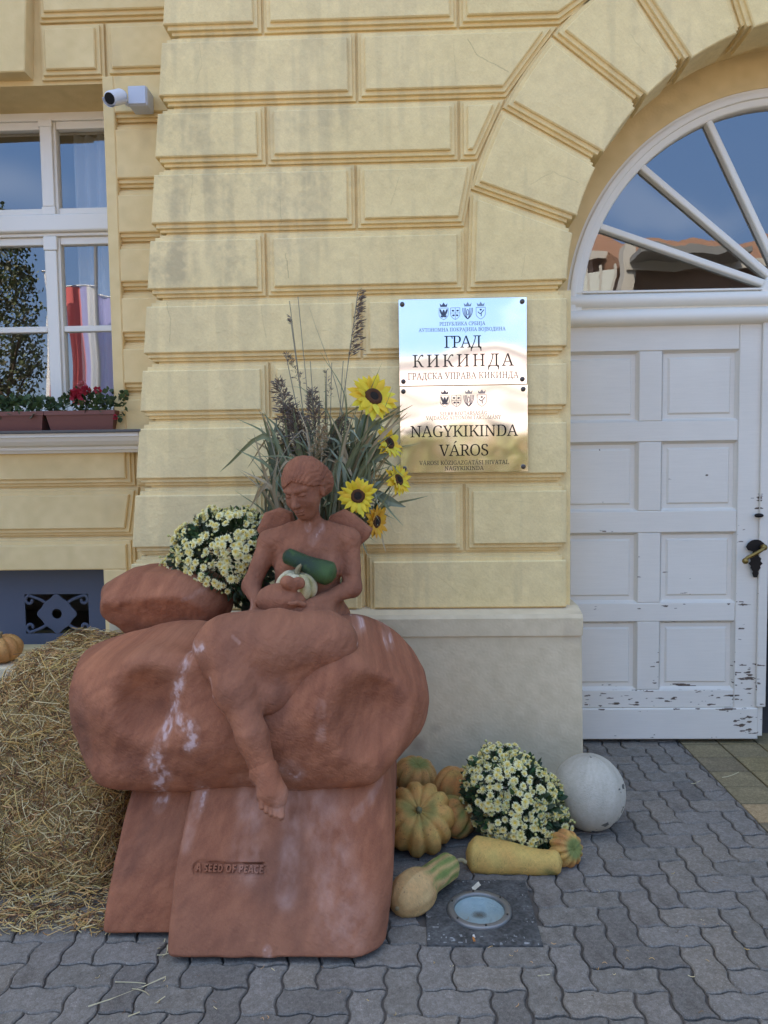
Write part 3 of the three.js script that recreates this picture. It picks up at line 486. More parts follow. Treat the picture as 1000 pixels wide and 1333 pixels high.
// ---------------------------------------------------------------- plaques
function plaque(px0, py0, px1, py1, lines, label) {
  const a = W(px0, py0, 0.03), b = W(px1, py1, 0.03), x0 = a.x, x1 = b.x, y0 = b.y, y1 = a.y, w = x1 - x0, h = y1 - y0, z = 0.026;
  const t = thing('plaque', label, 'plaque', [(x0 + x1) / 2, y0, 0], undefined);
  const CW = 1024, CH = Math.round(1024 * h / w), cv = document.createElement('canvas'); cv.width = CW; cv.height = CH;
  const c = cv.getContext('2d'); c.fillStyle = '#ffffff'; c.fillRect(0, 0, CW, CH);
  c.fillStyle = c.strokeStyle = '#15161a'; c.textBaseline = 'alphabetic';
  for (const [s, cx, cy, cap, wid, sp] of lines) {
    const size = cap * CH / 0.69; c.font = `${sp === 'n' ? '' : ''}${size}px serif`;
    const chars = [...s], ws = chars.map((k) => c.measureText(k).width), sum = ws.reduce((m, n) => m + n, 0), k = sp === 'n' ? 1 : Math.min(1.15, wid * CW / sum), gap = chars.length > 1 ? (wid * CW - sum * (sp ? 1 : k)) / (chars.length - 1) : 0;
    c.save(); c.translate(cx * CW - wid * CW / 2, cy * CH + cap * CH / 2);
    if (sp) { let x = 0; chars.forEach((q, i) => { c.fillText(q, x, 0); x += ws[i] + gap; }); }
    else { c.scale(wid * CW / sum, 1); c.fillText(s, 0, 0); }
    c.restore();
  }
  // four small crests
  const crest = (cx, cy, kind, crown) => {
    const s = CW * 0.036; c.save(); c.translate(cx * CW, cy * CH); c.lineWidth = 3; c.strokeStyle = 'rgba(20,22,40,0.75)'; c.fillStyle = 'rgba(20,22,40,0.75)';
    if (kind !== 2) { c.beginPath(); c.moveTo(-s, -s); c.lineTo(s, -s); c.lineTo(s, s * 0.4); c.quadraticCurveTo(s * 0.9, s * 1.1, 0, s * 1.5); c.quadraticCurveTo(-s * 0.9, s * 1.1, -s, s * 0.4); c.closePath(); c.stroke(); }
    if (kind === 0) { c.beginPath(); c.ellipse(0, 0.15 * s, s * 0.3, s * 0.8, 0, 0, 7); c.fill(); for (const q of [-1, 1]) { c.beginPath(); c.ellipse(q * s * 0.55, -0.1 * s, s * 0.22, s * 0.75, q * 0.35, 0, 7); c.fill(); c.beginPath(); c.ellipse(q * s * 0.4, 0.8 * s, s * 0.2, s * 0.3, q, 0, 7); c.fill(); } }
    if (kind === 1) { c.beginPath(); c.moveTo(0, -s); c.lineTo(0, s * 1.4); c.moveTo(-s, 0.1 * s); c.lineTo(s, 0.1 * s); c.stroke(); for (const [x, y] of [[-0.5, -0.4], [0.5, -0.4], [-0.4, 0.6], [0.4, 0.6]]) { c.beginPath(); c.ellipse(x * s, y * s, s * 0.28, s * 0.2, x * y, 0, 7); c.fill(); } }
    if (kind === 2) { for (const q of [-1, 1]) for (const k of [0.45, 0.75, 1.05]) { c.lineWidth = 5; c.beginPath(); c.moveTo(q * s * k, -s * 0.95); c.quadraticCurveTo(q * s * k * 1.1, s * 0.7, 0, s * 1.45); c.stroke(); } c.beginPath(); c.ellipse(0, 0, s * 0.22, s * 0.6, 0, 0, 7); c.stroke(); }
    if (kind === 3) { c.lineWidth = 7; c.beginPath(); c.moveTo(-s * 0.6, -0.1 * s); c.quadraticCurveTo(-s * 0.1, s * 0.6, s * 0.2, 0.1 * s); c.lineTo(s * 0.7, -0.5 * s); c.moveTo(0.1 * s, 0.3 * s); c.lineTo(s * 0.1, 0.9 * s); c.stroke(); c.beginPath(); c.ellipse(0, -0.5 * s, s * 0.25, s * 0.2, 0, 0, 7); c.fill(); }
    if (crown) { c.lineWidth = 4; c.globalAlpha = crown; c.beginPath(); c.moveTo(-s * 0.7, -s * 1.25); c.lineTo(s * 0.7, -s * 1.25); c.lineTo(s * 0.85, -s * 2.0); c.lineTo(s * 0.4, -s * 1.6); c.lineTo(0, -s * 2.2); c.lineTo(-s * 0.4, -s * 1.6); c.lineTo(-s * 0.85, -s * 2.0); c.closePath(); c.fill(); }
    c.restore();
  };
  crest(0.352, 0.16, 0, 1); crest(0.443, 0.16, 1, 0); crest(0.540, 0.16, 2, 0.6); crest(0.642, 0.16, 3, 0.6);
  const ink = new THREE.CanvasTexture(cv); ink.colorSpace = THREE.SRGBColorSpace;
  const mask = new THREE.CanvasTexture(cv);
  const nx = 60, ny = 40, g = new THREE.PlaneGeometry(w, h, nx, ny).translate((x0 + x1) / 2, (y0 + y1) / 2, z + 0.0005), p = g.attributes.position, n = g.attributes.normal;
  for (let i = 0; i < p.count; i++) { const x = p.getX(i), y = p.getY(i); n.setXYZ(i, 0.016 * nz(x * 3.4, y * 7.5, y0) + 0.004 * nz(x * 12, y * 16, 3), 0.026 * nz(x * 3.1 + 4, y * 6.5, y0 * 3) + 0.005 * nz(x * 9, y * 21, 5), 1); }
  n.needsUpdate = true;
  const steel = M({ map: ink, color: rgb(0.88, 0.87, 0.84), metalness: 1, metalnessMap: mask, roughness: 0.07 });
  part('back_plate', box(x0, x1, y0, y1, z - 0.004, z, 0.001), M({ color: 0x9a958a, metalness: 0.9, roughness: 0.35 }), t);
  part('engraved_face', g, steel, t);
  const scr = M({ color: 0x5c5650, metalness: 0.9, roughness: 0.4 });
  for (const [sx, sy] of [[0.028, 0.055], [0.965, 0.05], [0.03, 0.95], [0.965, 0.945]]) part('screw', mergeGeometries([new THREE.CylinderGeometry(0.0105, 0.0115, 0.008, 16).rotateX(Math.PI / 2).translate(0, 0, 0.004), new THREE.SphereGeometry(0.0105, 14, 8, 0, 6.2832, 0, Math.PI / 2).rotateX(Math.PI / 2).scale(1, 1, 0.45).translate(0, 0, 0.008)]).translate(x0 + sx * w, y1 - sy * h, z + 0.001), scr, t);
  for (const sx of [0.1, 0.9]) part('spacer', box(x0 + sx * w - 0.01, x0 + sx * w + 0.01, y0 + 0.05, y1 - 0.05, -0.002, z - 0.0045), scr, t);
  return t;
}
plaque(519, 390, 686, 499.5, [['РЕПУБЛИКА СРБИЈА', 0.497, 0.290, 0.040, 0.36], ['АУТОНОМНА ПОКРАЈИНА ВОЈВОДИНА', 0.495, 0.357, 0.040, 0.68], ['ГРАД', 0.50, 0.50, 0.135, 0.30, 's'], ['КИКИНДА', 0.50, 0.718, 0.140, 0.80, 's'], ['ГРАДСКА УПРАВА КИКИНДА', 0.50, 0.893, 0.074, 0.874]], 'polished steel plaque lettered in Cyrillic, the upper of two on the wall');
plaque(520.5, 503.5, 687.3, 613.5, [['SZERB KÖZTÁRSASÁG', 0.497, 0.318, 0.040, 0.37], ['VAJDASÁG AUTONÓM TARTOMÁNY', 0.497, 0.368, 0.040, 0.587], ['NAGYKIKINDA', 0.50, 0.523, 0.128, 0.85, 's'], ['VÁROS', 0.50, 0.745, 0.128, 0.395, 's'], ['VÁROSI KÖZIGAZGATÁSI HIVATAL', 0.50, 0.888, 0.046, 0.707], ['NAGYKIKINDA', 0.50, 0.953, 0.046, 0.31]], 'polished steel plaque lettered in Hungarian, the lower of two on the wall');
// ---------------------------------------------------------------- security camera on the wall
{
  const c = W(178, 127, -0.12), t = thing('security_camera', 'small white bullet security camera on a grey junction box beside the window', 'camera', [c.x, c.y, -0.16]);
  const wh = M({ color: 0xd6d6d8, roughness: 0.4 }), gy = M({ color: 0xb9bcc4, roughness: 0.55 });
  const b = W(166, 112, -0.06), d = W(192, 137, -0.06);
  part('junction_box', box(b.x, d.x, d.y, b.y, -0.155, -0.06, 0.008), gy, t);
  part('box_lid', box(b.x + 0.004, d.x - 0.004, d.y + 0.004, b.y - 0.004, -0.0605, -0.05, 0.004), gy, t);
  const h0 = W(143, 128, 0.03), h1 = W(160, 124, -0.06), ax = h1.clone().sub(h0), L = ax.length(), q = new THREE.Quaternion().setFromUnitVectors(V(0, 1, 0), ax.clone().normalize());
  const prof = [[0.0001, 0], [0.024, 0], [0.030, 0.002], [0.031, 0.012], [0.031, L * 0.8], [0.024, L], [0.0001, L]].map((p) => new THREE.Vector2(...p));
  part('housing', new THREE.LatheGeometry(prof, 26).applyQuaternion(q).translate(h0.x, h0.y, h0.z), wh, t);
  part('lens', new THREE.CylinderGeometry(0.025, 0.025, 0.006, 24).translate(0, -0.001, 0).applyQuaternion(q).translate(h0.x, h0.y, h0.z), M({ color: 0x0c0c0e, roughness: 0.12 }), t);
  part('sun_hood', new THREE.CylinderGeometry(0.036, 0.036, L * 0.9, 24, 1, true, Math.PI * 0.55, Math.PI * 0.95).translate(0, L * 0.4, 0).applyQuaternion(q).translate(h0.x, h0.y, h0.z), wh, t);
  part('bracket', mergeGeometries([new THREE.TubeGeometry(new THREE.CatmullRomCurve3([h1.clone(), V(h1.x + 0.012, h1.y - 0.03, h1.z - 0.02), V(b.x + 0.006, (b.y + d.y) / 2 - 0.015, -0.1)]), 12, 0.011, 8), new THREE.SphereGeometry(0.017, 12, 10).translate(h1.x + 0.004, h1.y - 0.012, h1.z)]), wh, t);
}
stamp('gate, window, plaques');
// ---------------------------------------------------------------- terracotta sculpture, meshed from smooth distance fields
function surfaceNets(f, lo, hi, c) {
  const nx = Math.ceil((hi[0] - lo[0]) / c) + 1, ny = Math.ceil((hi[1] - lo[1]) / c) + 1, nzc = Math.ceil((hi[2] - lo[2]) / c) + 1, S = nx * ny;
  const d = new Float32Array(S * nzc).fill(1), BK = 6;
  for (let k = 0; k < nzc; k += BK) for (let j = 0; j < ny; j += BK) for (let i = 0; i < nx; i += BK) {
    const h = BK * c / 2, m = f(lo[0] + i * c + h, lo[1] + j * c + h, lo[2] + k * c + h);
    if (Math.abs(m) > h * 3.4) { const s = m < 0 ? -1 : 1; for (let z = k; z < Math.min(k + BK, nzc); z++) for (let y = j; y < Math.min(j + BK, ny); y++) for (let x = i; x < Math.min(i + BK, nx); x++) d[x + nx * y + S * z] = s; continue; }
    for (let z = k; z < Math.min(k + BK, nzc); z++) for (let y = j; y < Math.min(j + BK, ny); y++) for (let x = i; x < Math.min(i + BK, nx); x++) d[x + nx * y + S * z] = f(lo[0] + x * c, lo[1] + y * c, lo[2] + z * c);
  }
  const id = new Int32Array(S * nzc).fill(-1), pos = [], ind = [];
  const E = [[0, 1], [2, 3], [4, 5], [6, 7], [0, 2], [1, 3], [4, 6], [5, 7], [0, 4], [1, 5], [2, 6], [3, 7]];
  for (let z = 0; z < nzc - 1; z++) for (let y = 0; y < ny - 1; y++) for (let x = 0; x < nx - 1; x++) {
    const o = x + nx * y + S * z, v = [d[o], d[o + 1], d[o + nx], d[o + nx + 1], d[o + S], d[o + S + 1], d[o + S + nx], d[o + S + nx + 1]];
    let neg = 0; for (const q of v) if (q < 0) neg++;
    if (!neg || neg === 8) continue;
    let ax = 0, ay = 0, az = 0, n = 0;
    for (const [a, b] of E) { if ((v[a] < 0) === (v[b] < 0)) continue; const t = v[a] / (v[a] - v[b]); ax += lerp(a & 1, b & 1, t); ay += lerp((a >> 1) & 1, (b >> 1) & 1, t); az += lerp(a >> 2, b >> 2, t); n++; }
    id[o] = pos.length / 3; pos.push(lo[0] + (x + ax / n) * c, lo[1] + (y + ay / n) * c, lo[2] + (z + az / n) * c);
  }
  const quad = (a, b, e, g, flip) => { if (a < 0 || b < 0 || e < 0 || g < 0) return; flip ? ind.push(a, e, b, a, g, e) : ind.push(a, b, e, a, e, g); };
  for (let z = 1; z < nzc - 1; z++) for (let y = 1; y < ny - 1; y++) for (let x = 1; x < nx - 1; x++) {
    const o = x + nx * y + S * z, s = d[o] < 0;
    if (s !== d[o + 1] < 0) quad(id[o - nx - S], id[o - S], id[o], id[o - nx], !s);
    if (s !== d[o + nx] < 0) quad(id[o - 1 - S], id[o - 1], id[o], id[o - S], !s);
    if (s !== d[o + S] < 0) quad(id[o - 1 - nx], id[o - nx], id[o], id[o - 1], !s);
  }
  const nor = new Float32Array(pos.length), e = c * 0.5;
  for (let i = 0; i < pos.length; i += 3) {
    const x = pos[i], y = pos[i + 1], z = pos[i + 2]; let a = f(x + e, y, z) - f(x - e, y, z), b = f(x, y + e, z) - f(x, y - e, z), g = f(x, y, z + e) - f(x, y, z - e); const l = Math.hypot(a, b, g) || 1;
    nor[i] = a / l; nor[i + 1] = b / l; nor[i + 2] = g / l;
  }
  const geo = new THREE.BufferGeometry(); geo.setAttribute('position', new THREE.Float32BufferAttribute(pos, 3)); geo.setAttribute('normal', new THREE.BufferAttribute(nor, 3)); geo.setIndex(ind);
  return geo;
}
const smin = (a, b, k) => { const h = Math.max(k - Math.abs(a - b), 0) / k; return Math.min(a, b) - h * h * k * 0.25; };
const smax = (a, b, k) => -smin(-a, -b, k);
function ellS(x, y, z, c, r) { return ell(x, y, z, c, [r[0] * SC, r[1] * SC, r[2] * SC]); }
function ell(x, y, z, c, r) { const a = (x - c[0]) / r[0], b = (y - c[1]) / r[1], g = (z - c[2]) / r[2], k0 = Math.hypot(a, b, g), k1 = Math.hypot(a / r[0], b / r[1], g / r[2]); return k1 < 1e-9 ? -Math.min(...r) : k0 * (k0 - 1) / k1; }
function rotEll(c, r0, e) { const r = r0.map((k) => k * SC), q = new THREE.Quaternion().setFromEuler(new THREE.Euler(...e)).invert(), v = V(0, 0, 0); return (x, y, z) => { v.set(x - c[0], y - c[1], z - c[2]).applyQuaternion(q); return ell(v.x, v.y, v.z, [0, 0, 0], r); }; }
function capS(x, y, z, a, b, ra, rb) { return cap(x, y, z, a, b, ra * SC, rb * SC); }
function cap(x, y, z, a, b, ra, rb) { const dx = b[0] - a[0], dy = b[1] - a[1], dzz = b[2] - a[2], t = clamp(((x - a[0]) * dx + (y - a[1]) * dy + (z - a[2]) * dzz) / (dx * dx + dy * dy + dzz * dzz)); return Math.hypot(x - a[0] - t * dx, y - a[1] - t * dy, z - a[2] - t * dzz) - lerp(ra, rb, t); }
const SZ = -0.22, SC = 1.087;                            // the sculpture's place in depth and its size
const A3 = (px, py, z) => W(px, py, z + SZ).toArray();

// weathered terracotta: colour by place on the front, lime bloom where the photograph shows it
const TC = { x: -1.40, y: -0.05, s: 1 / 1.75, xc: -0.55 };
const clayUV = (g) => { const p = g.attributes.position, uv = new Float32Array(p.count * 2); for (let i = 0; i < p.count; i++) { const x = p.getX(i), y = p.getY(i), z = p.getZ(i); uv[i * 2] = (x + 0.55 * (1.2 - z) * clamp((x - TC.xc) / 0.55, -1, 1) * 0.6 - TC.x) * TC.s; uv[i * 2 + 1] = (y - 0.25 * (1.1 - z) - TC.y + 0.25) * TC.s; } g.setAttribute('uv', new THREE.BufferAttribute(uv, 2)); return g; };
let clayMat;
{
  const N = 1280, bloom = new Float32Array(N * N), uvOf = (px, py, z) => { const zz = z; z += SZ; const p = W(px, py, z); return [(p.x + 0.55 * (1.2 - z) * clamp((p.x - TC.xc) / 0.55, -1, 1) * 0.6 - TC.x) * TC.s, (p.y - 0.25 * (1.1 - z) - TC.y + 0.25) * TC.s]; };
  const dab = (u, v, r, k) => { const R = r * N, x0 = u * N, y0 = v * N; for (let j = Math.max(0, y0 - R * 2 | 0); j < Math.min(N, y0 + R * 2); j++) for (let i = Math.max(0, x0 - R * 2 | 0); i < Math.min(N, x0 + R * 2); i++) { const q = Math.hypot(i - x0, j - y0) / R; bloom[j * N + i] = Math.max(bloom[j * N + i], k * sstep(2, 0.2, q)); } };
  const line = (pts, z, r, k) => { for (let s = 0; s + 1 < pts.length; s++) { const a = uvOf(...pts[s], z), b = uvOf(...pts[s + 1], z), n = 14; for (let i = 0; i <= n; i++) dab(lerp(a[0], b[0], i / n), lerp(a[1], b[1], i / n), r * (0.7 + 0.5 * Math.abs(nz(i * 0.7, s * 3.1, 2))), k); } };
  line([[255, 856], [236, 862], [228, 885], [224, 905]], 1.38, 0.0085, 1); line([[222, 905], [214, 940], [208, 970], [204, 990]], 1.38, 0.012, 1); line([[204, 990], [214, 1005]], 1.36, 0.018, 0.8); line([[226, 948], [244, 952], [250, 965]], 1.4, 0.013, 1); line([[252, 955], [244, 975]], 1.4, 0.010, 0.9);
  line([[417, 915], [417, 955]], 1.36, 0.010, 0.44); line([[460, 818], [478, 824]], 1.1, 0.004, 0.5); line([[498, 828], [512, 835]], 1.0, 0.005, 0.62); line([[270, 890], [285, 915], [292, 925]], 1.38, 0.005, 0.5); line([[372, 1005], [385, 1015]], 1.4, 0.016, 0.55);
  line([[198, 1030], [188, 1055], [180, 1085]], 1.45, 0.012, 0.95); line([[258, 1040], [256, 1060]], 1.4, 0.009, 0.62); line([[348, 1232], [350, 1246]], 1.58, 0.006, 0.7); line([[310, 1065], [318, 1110], [316, 1140]], 1.52, 0.03, 0.36); line([[378, 1090], [376, 1130], [372, 1170]], 1.53, 0.018, 0.45); line([[420, 1100], [438, 1160], [450, 1190]], 1.53, 0.045, 0.34); line([[232, 1070], [226, 1130]], 1.53, 0.012, 0.4);
  line([[398, 690], [400, 697]], 1.03, 0.008, 0.7); line([[405, 712], [418, 700]], 1.03, 0.011, 0.5); line([[322, 790], [330, 796]], 1.1, 0.003, 0.4); line([[440, 760], [452, 768]], 1.08, 0.005, 0.5); line([[205, 812], [232, 803]], 1.1, 0.006, 0.45); line([[455, 1040], [500, 1020]], 1.3, 0.008, 0.4); line([[345, 990], [335, 1015]], 1.45, 0.008, 0.2);
  const map = tex(N, N, (u, v) => {
    const x = u * 1.65, y = v * 1.65, m = fbm(x * 3.2, y * 3.2, 2, 4), f = fbm(x * 24, y * 24, 5, 3), br = fbm(x * 12 + y * 9, y * 55 - x * 30, 3, 2), g = T1(u * 23 % 1, v * 23 % 1, 61);
    const low = 0;
    const b0 = bloom[Math.min(N - 1, v * N | 0) * N + Math.min(N - 1, u * N | 0)], gr = fbm(x * 70, y * 70, 8, 3), soft = sstep(0.0, 0.36, b0) * 0.17 * (1 + 1.6 * f + 1.2 * gr), b = clamp(Math.max(b0 > 0.45 ? clamp(b0 * 1.1 + 1.9 * gr + 0.5 * f - 0.38) * 0.75 : 0, soft));
    const dk = clamp(0.55 * sstep(0.08, 0.4, fbm(x * 4.4 + 3, y * 3.1, 6, 4)) + low), pink = sstep(-0.1, 0.35, fbm(x * 2.2, y * 2.6 + 4, 1, 3));
    const br2 = fbm(x * 60 - y * 22, x * 14 + y * 10, 4, 2);
    let R = 146 + 24 * m + 22 * f + 20 * br + 16 * br2 + 9 * g, Gc = 88 + 18 * m + 18 * f + 15 * br + 12 * br2 + 8 * g, B = 58 + 13 * m + 14 * f + 11 * br + 9 * br2 + 6 * g;
    R = lerp(R, 138, pink * 0.4); Gc = lerp(Gc, 95, pink * 0.4); B = lerp(B, 72, pink * 0.4);
    R = lerp(R, 96, dk * 0.6); Gc = lerp(Gc, 62, dk * 0.6); B = lerp(B, 48, dk * 0.6);
    return [lerp(R, 205, b), lerp(Gc, 178, b), lerp(B, 174, b)];
  });
  const bump = tex(768, 768, (u, v) => { const a = 128 + 40 * T1(u, v, 30) * T2(u, v, 5) + 36 * T3(u, v, 47) + 30 * T2(u * 2 % 1, v * 2 % 1, 61) + 26 * T1(u * 1 % 1, (v * 3 + u) % 1, 40); return [a, a, a]; }, { srgb: false });
  clayMat = M({ map, bumpMap: withRep(bump, 3), bumpScale: 0.0036, roughness: 0.85 });
}
stamp('clay');
const sculpt = thing('sculpture', 'terracotta sculpture of a seated woman on a rounded boulder and plinth', 'sculpture', [-0.55, 0, 1.0]);
const rough = (x, y, z, a) => a * (fbm3(x * 5, y * 5, z * 5, 2) + 0.35 * (0.5 - Math.abs(nz(x * 11, y * 13, z * 11))) + 0.18 * nz(x * 26, y * 30, z * 26));
{
  // base: two leaning slabs, edges rolled
  const slab = (x0b, x1b, x0t, x1t, zfb, zft, zb, top, rl, rt) => (x, y, z) => {
    const t = clamp(y / top, -0.2, 1.2), bulge = 0.012 * Math.sin(clamp(t) * Math.PI), a = lerp(x0b, x0t, t) - bulge, b = lerp(x1b, x1t, t) + bulge * 2.2, fz = lerp(zfb, zft, Math.pow(clamp(t), 1.15)), cx = (a + b) / 2, rr = lerp(rl, rt, sstep(-0.1, 0.1, x - cx)), hx = (b - a) / 2 - rr, cz = (fz + zb) / 2, hz = (fz - zb) / 2 - rr;
    const qx = Math.abs(x - cx) - hx, qz = Math.abs(z - cz) - hz, qy = Math.abs(y - top / 2 - 0.008) - (top / 2 - 0.018);
    const d2 = Math.hypot(Math.max(qx, 0), Math.max(qz, 0)) + Math.min(Math.max(qx, qz), 0) - rr, w = [d2 + 0.010, qy];
    return Math.hypot(Math.max(w[0], 0), Math.max(w[1], 0)) + Math.min(Math.max(w[0], w[1]), 0) - 0.010 + rough(x, y, z, 0.006);
  };
  const L0 = G(128, 1224), L1 = G(228, 1240), m0 = G(217, 1251), m1 = G(478, 1249);
  const tl = A3(157, 1010, 1.36), tl2 = A3(250, 1020, 1.36), tr = A3(500, 1010, 1.30);
  const left = slab(L0.x + 0.005, -0.62, tl[0] + 0.02, -0.52, L0.z, L0.z - 0.24, 0.38, 0.47, 0.022, 0.03);
  const main0 = slab(m0.x, m1.x + 0.055, tl2[0] - 0.01, tr[0] + 0.005, m0.z + 0.022, m0.z - 0.29, 0.36, 0.47, 0.028, 0.12);
  const cs = A3(248, 1137, 1.5), ce = A3(345, 1140, 1.5);
  const zAt = (x, y) => { let z = 1.45; for (let i = 0; i < 60; i++) { const q = main0(x, y, z); if (q < 0.0005) break; z -= q * 0.9; } return z; };
  const cz = zAt((cs[0] + ce[0]) / 2, cs[1]), tilt = (zAt((cs[0] + ce[0]) / 2, cs[1] + 0.03) - zAt((cs[0] + ce[0]) / 2, cs[1] - 0.03)) / 0.06;
  const main = (x, y, z) => { const yc = lerp(cs[1], ce[1], (x - cs[0]) / (ce[0] - cs[0])), q = Math.max(Math.hypot(Math.max(0, Math.abs(x - (cs[0] + ce[0]) / 2) - (ce[0] - cs[0]) / 2 + 0.018), y - yc) - 0.018, Math.abs(z - cz - tilt * (y - cs[1])) - 0.008); return smax(main0(x, y, z), -q, 0.004); };
  part('base_slab', clayUV(surfaceNets(left, [-1.2, -0.03, 0.30], [-0.45, 0.52, 1.36], 0.0085)), clayMat, sculpt);
  const b2 = part('base_block', clayUV(surfaceNets(main, [-0.92, -0.03, 0.28], [0.1, 0.52, 1.46], 0.0078)), clayMat, sculpt);
  const font = await new FontLoader().loadAsync('fonts/droid/droid_sans_bold.typeface.json');
  const tg = new TextGeometry('A SEED OF PEACE', { font, size: 0.0225, depth: 0.008, curveSegments: 3, bevelEnabled: true, bevelThickness: 0.0015, bevelSize: 0.0008, bevelSegments: 1 });
  tg.computeBoundingBox(); const tw = tg.boundingBox.max.x; tg.scale((ce[0] - cs[0] - 0.02) / tw, 1, 1).translate(0, -0.0115, 0).rotateX(Math.atan(-tilt) * -1).rotateZ(Math.atan2(ce[1] - cs[1], ce[0] - cs[0])).translate(cs[0] + 0.01, cs[1], cz - 0.008);
  const sub = part('raised_lettering', clayUV(tg), clayMat, b2); sub.position.set(0, 0, 0);
  part('mortar_bed', mergeGeometries([box(L0.x + 0.06, -0.68, 0.002, 0.03, 0.45, L0.z - 0.045), box(m0.x + 0.05, m1.x - 0.03, 0.002, 0.03, 0.45, m0.z - 0.05)]), M({ color: 0x4a443e, roughness: 1, bumpMap: speckBump, bumpScale: 0.01 }), sculpt);
  // boulder
  const e1 = rotEll(A3(328, 925, 1.0), [0.525, 0.265, 0.37], [0, 0, -0.03]), e2 = rotEll(A3(212, 893, 1.0), [0.29, 0.205, 0.34], [0, 0, 0.34]), e3 = rotEll(A3(455, 905, 1.02), [0.27, 0.275, 0.34], [0, 0, -0.35]), e4 = rotEll(A3(144, 880, 1.02), [0.115, 0.105, 0.22], [0, 0, 0.45]), e5 = rotEll(A3(215, 985, 1.08), [0.24, 0.115, 0.3], [0, 0, -0.25]), e6 = rotEll(A3(440, 985, 1.1), [0.26, 0.13, 0.26], [0, 0, 0.2]);
  const s1 = rotEll(A3(188, 922, 1.435), [0.115, 0.125, 0.155], [0, 0.5, 0.25]), s2 = rotEll(A3(490, 925, 1.42), [0.13, 0.165, 0.18], [0, -0.55, -0.5]), s3 = rotEll(A3(395, 1000, 1.60), [0.13, 0.14, 0.17], [0, 0, 0.4]);
  const r1 = [A3(118, 862, 1.0), A3(185, 872, 1.26), A3(262, 862, 1.28)], thighA = A3(302, 840, 1.235), thighB = A3(422, 836, 1.215);
  const pf = (px, py, pz, n) => { const c = A3(px, py, pz), l = Math.hypot(...n); return (x, y, z) => ((x - c[0]) * n[0] + (y - c[1]) * n[1] + (z - c[2]) * n[2]) / l; };
  const facets = [pf(175, 824, 1.05, [-0.33, 0.93, 0.15]), pf(122, 968, 1.05, [-0.80, -0.55, 0.25]), pf(100, 890, 1.05, [-0.97, 0.05, 0.25]), pf(525, 975, 1.05, [0.72, -0.66, 0.2]), pf(515, 838, 1.0, [0.60, 0.78, 0.2]), pf(330, 1000, 1.40, [0.0, -0.42, 0.9])];
  const boulder = (x, y, z) => {
    let d = smin(e1(x, y, z), e2(x, y, z), 0.12); d = smin(d, e3(x, y, z), 0.12); d = smin(d, e4(x, y, z), 0.10); d = smin(d, e5(x, y, z), 0.10); d = smin(d, e6(x, y, z), 0.1);
    d = smin(d, capS(x, y, z, r1[0], r1[1], 0.012, 0.012), 0.13); d = smin(d, capS(x, y, z, r1[1], r1[2], 0.012, 0.01), 0.13);
    d = smax(d, -s1(x, y, z), 0.045); d = smax(d, -s2(x, y, z), 0.045); for (const c of facets) d = smax(d, c(x, y, z), 0.03); d = smax(d, -s3(x, y, z), 0.08);
    return smax(d, 0.405 + 0.02 * nz(x * 4, 3, z * 3) - y, 0.05) + rough(x, y, z, 0.010);
  };
  part('boulder', clayUV(surfaceNets(boulder, [-1.32, 0.34, 0.2], [0.26, 1.1, 1.36], 0.0095)), clayMat, sculpt);
  // rock lobe behind, upper left
  const q1 = rotEll(A3(215, 785, 0.72), [0.26, 0.155, 0.22], [0, 0.1, 0.05]), q3 = rotEll(A3(225, 835, 0.76), [0.17, 0.10, 0.17], [0, 0, 0.1]);
  const pl = (px, py, pz, n) => { const c = A3(px, py, pz), l = Math.hypot(...n); return (x, y, z) => ((x - c[0]) * n[0] + (y - c[1]) * n[1] + (z - c[2]) * n[2]) / l; };
  const cuts = [pl(195, 779, 0.90, [-0.05, -0.42, 0.9]), pl(195, 779, 0.90, [-0.12, 0.62, 0.78]), pl(132, 780, 0.75, [-0.95, 0.1, 0.35]), pl(150, 806, 0.75, [-0.68, -0.73, 0.1]), pl(155, 748, 0.75, [-0.45, 0.88, 0.1]), pl(215, 738, 0.72, [0.04, 1, 0.1])];
  const lobe = (x, y, z) => { let d = smin(q1(x, y, z), q3(x, y, z), 0.08); for (const c of cuts) d = smax(d, c(x, y, z), 0.014); return d + rough(x, y, z, 0.012); };
  part('rock_lobe', clayUV(surfaceNets(lobe, [-1.40, 0.60, 0.18], [-0.5, 1.25, 0.95], 0.0095)), clayMat, sculpt);
}
stamp('boulder');
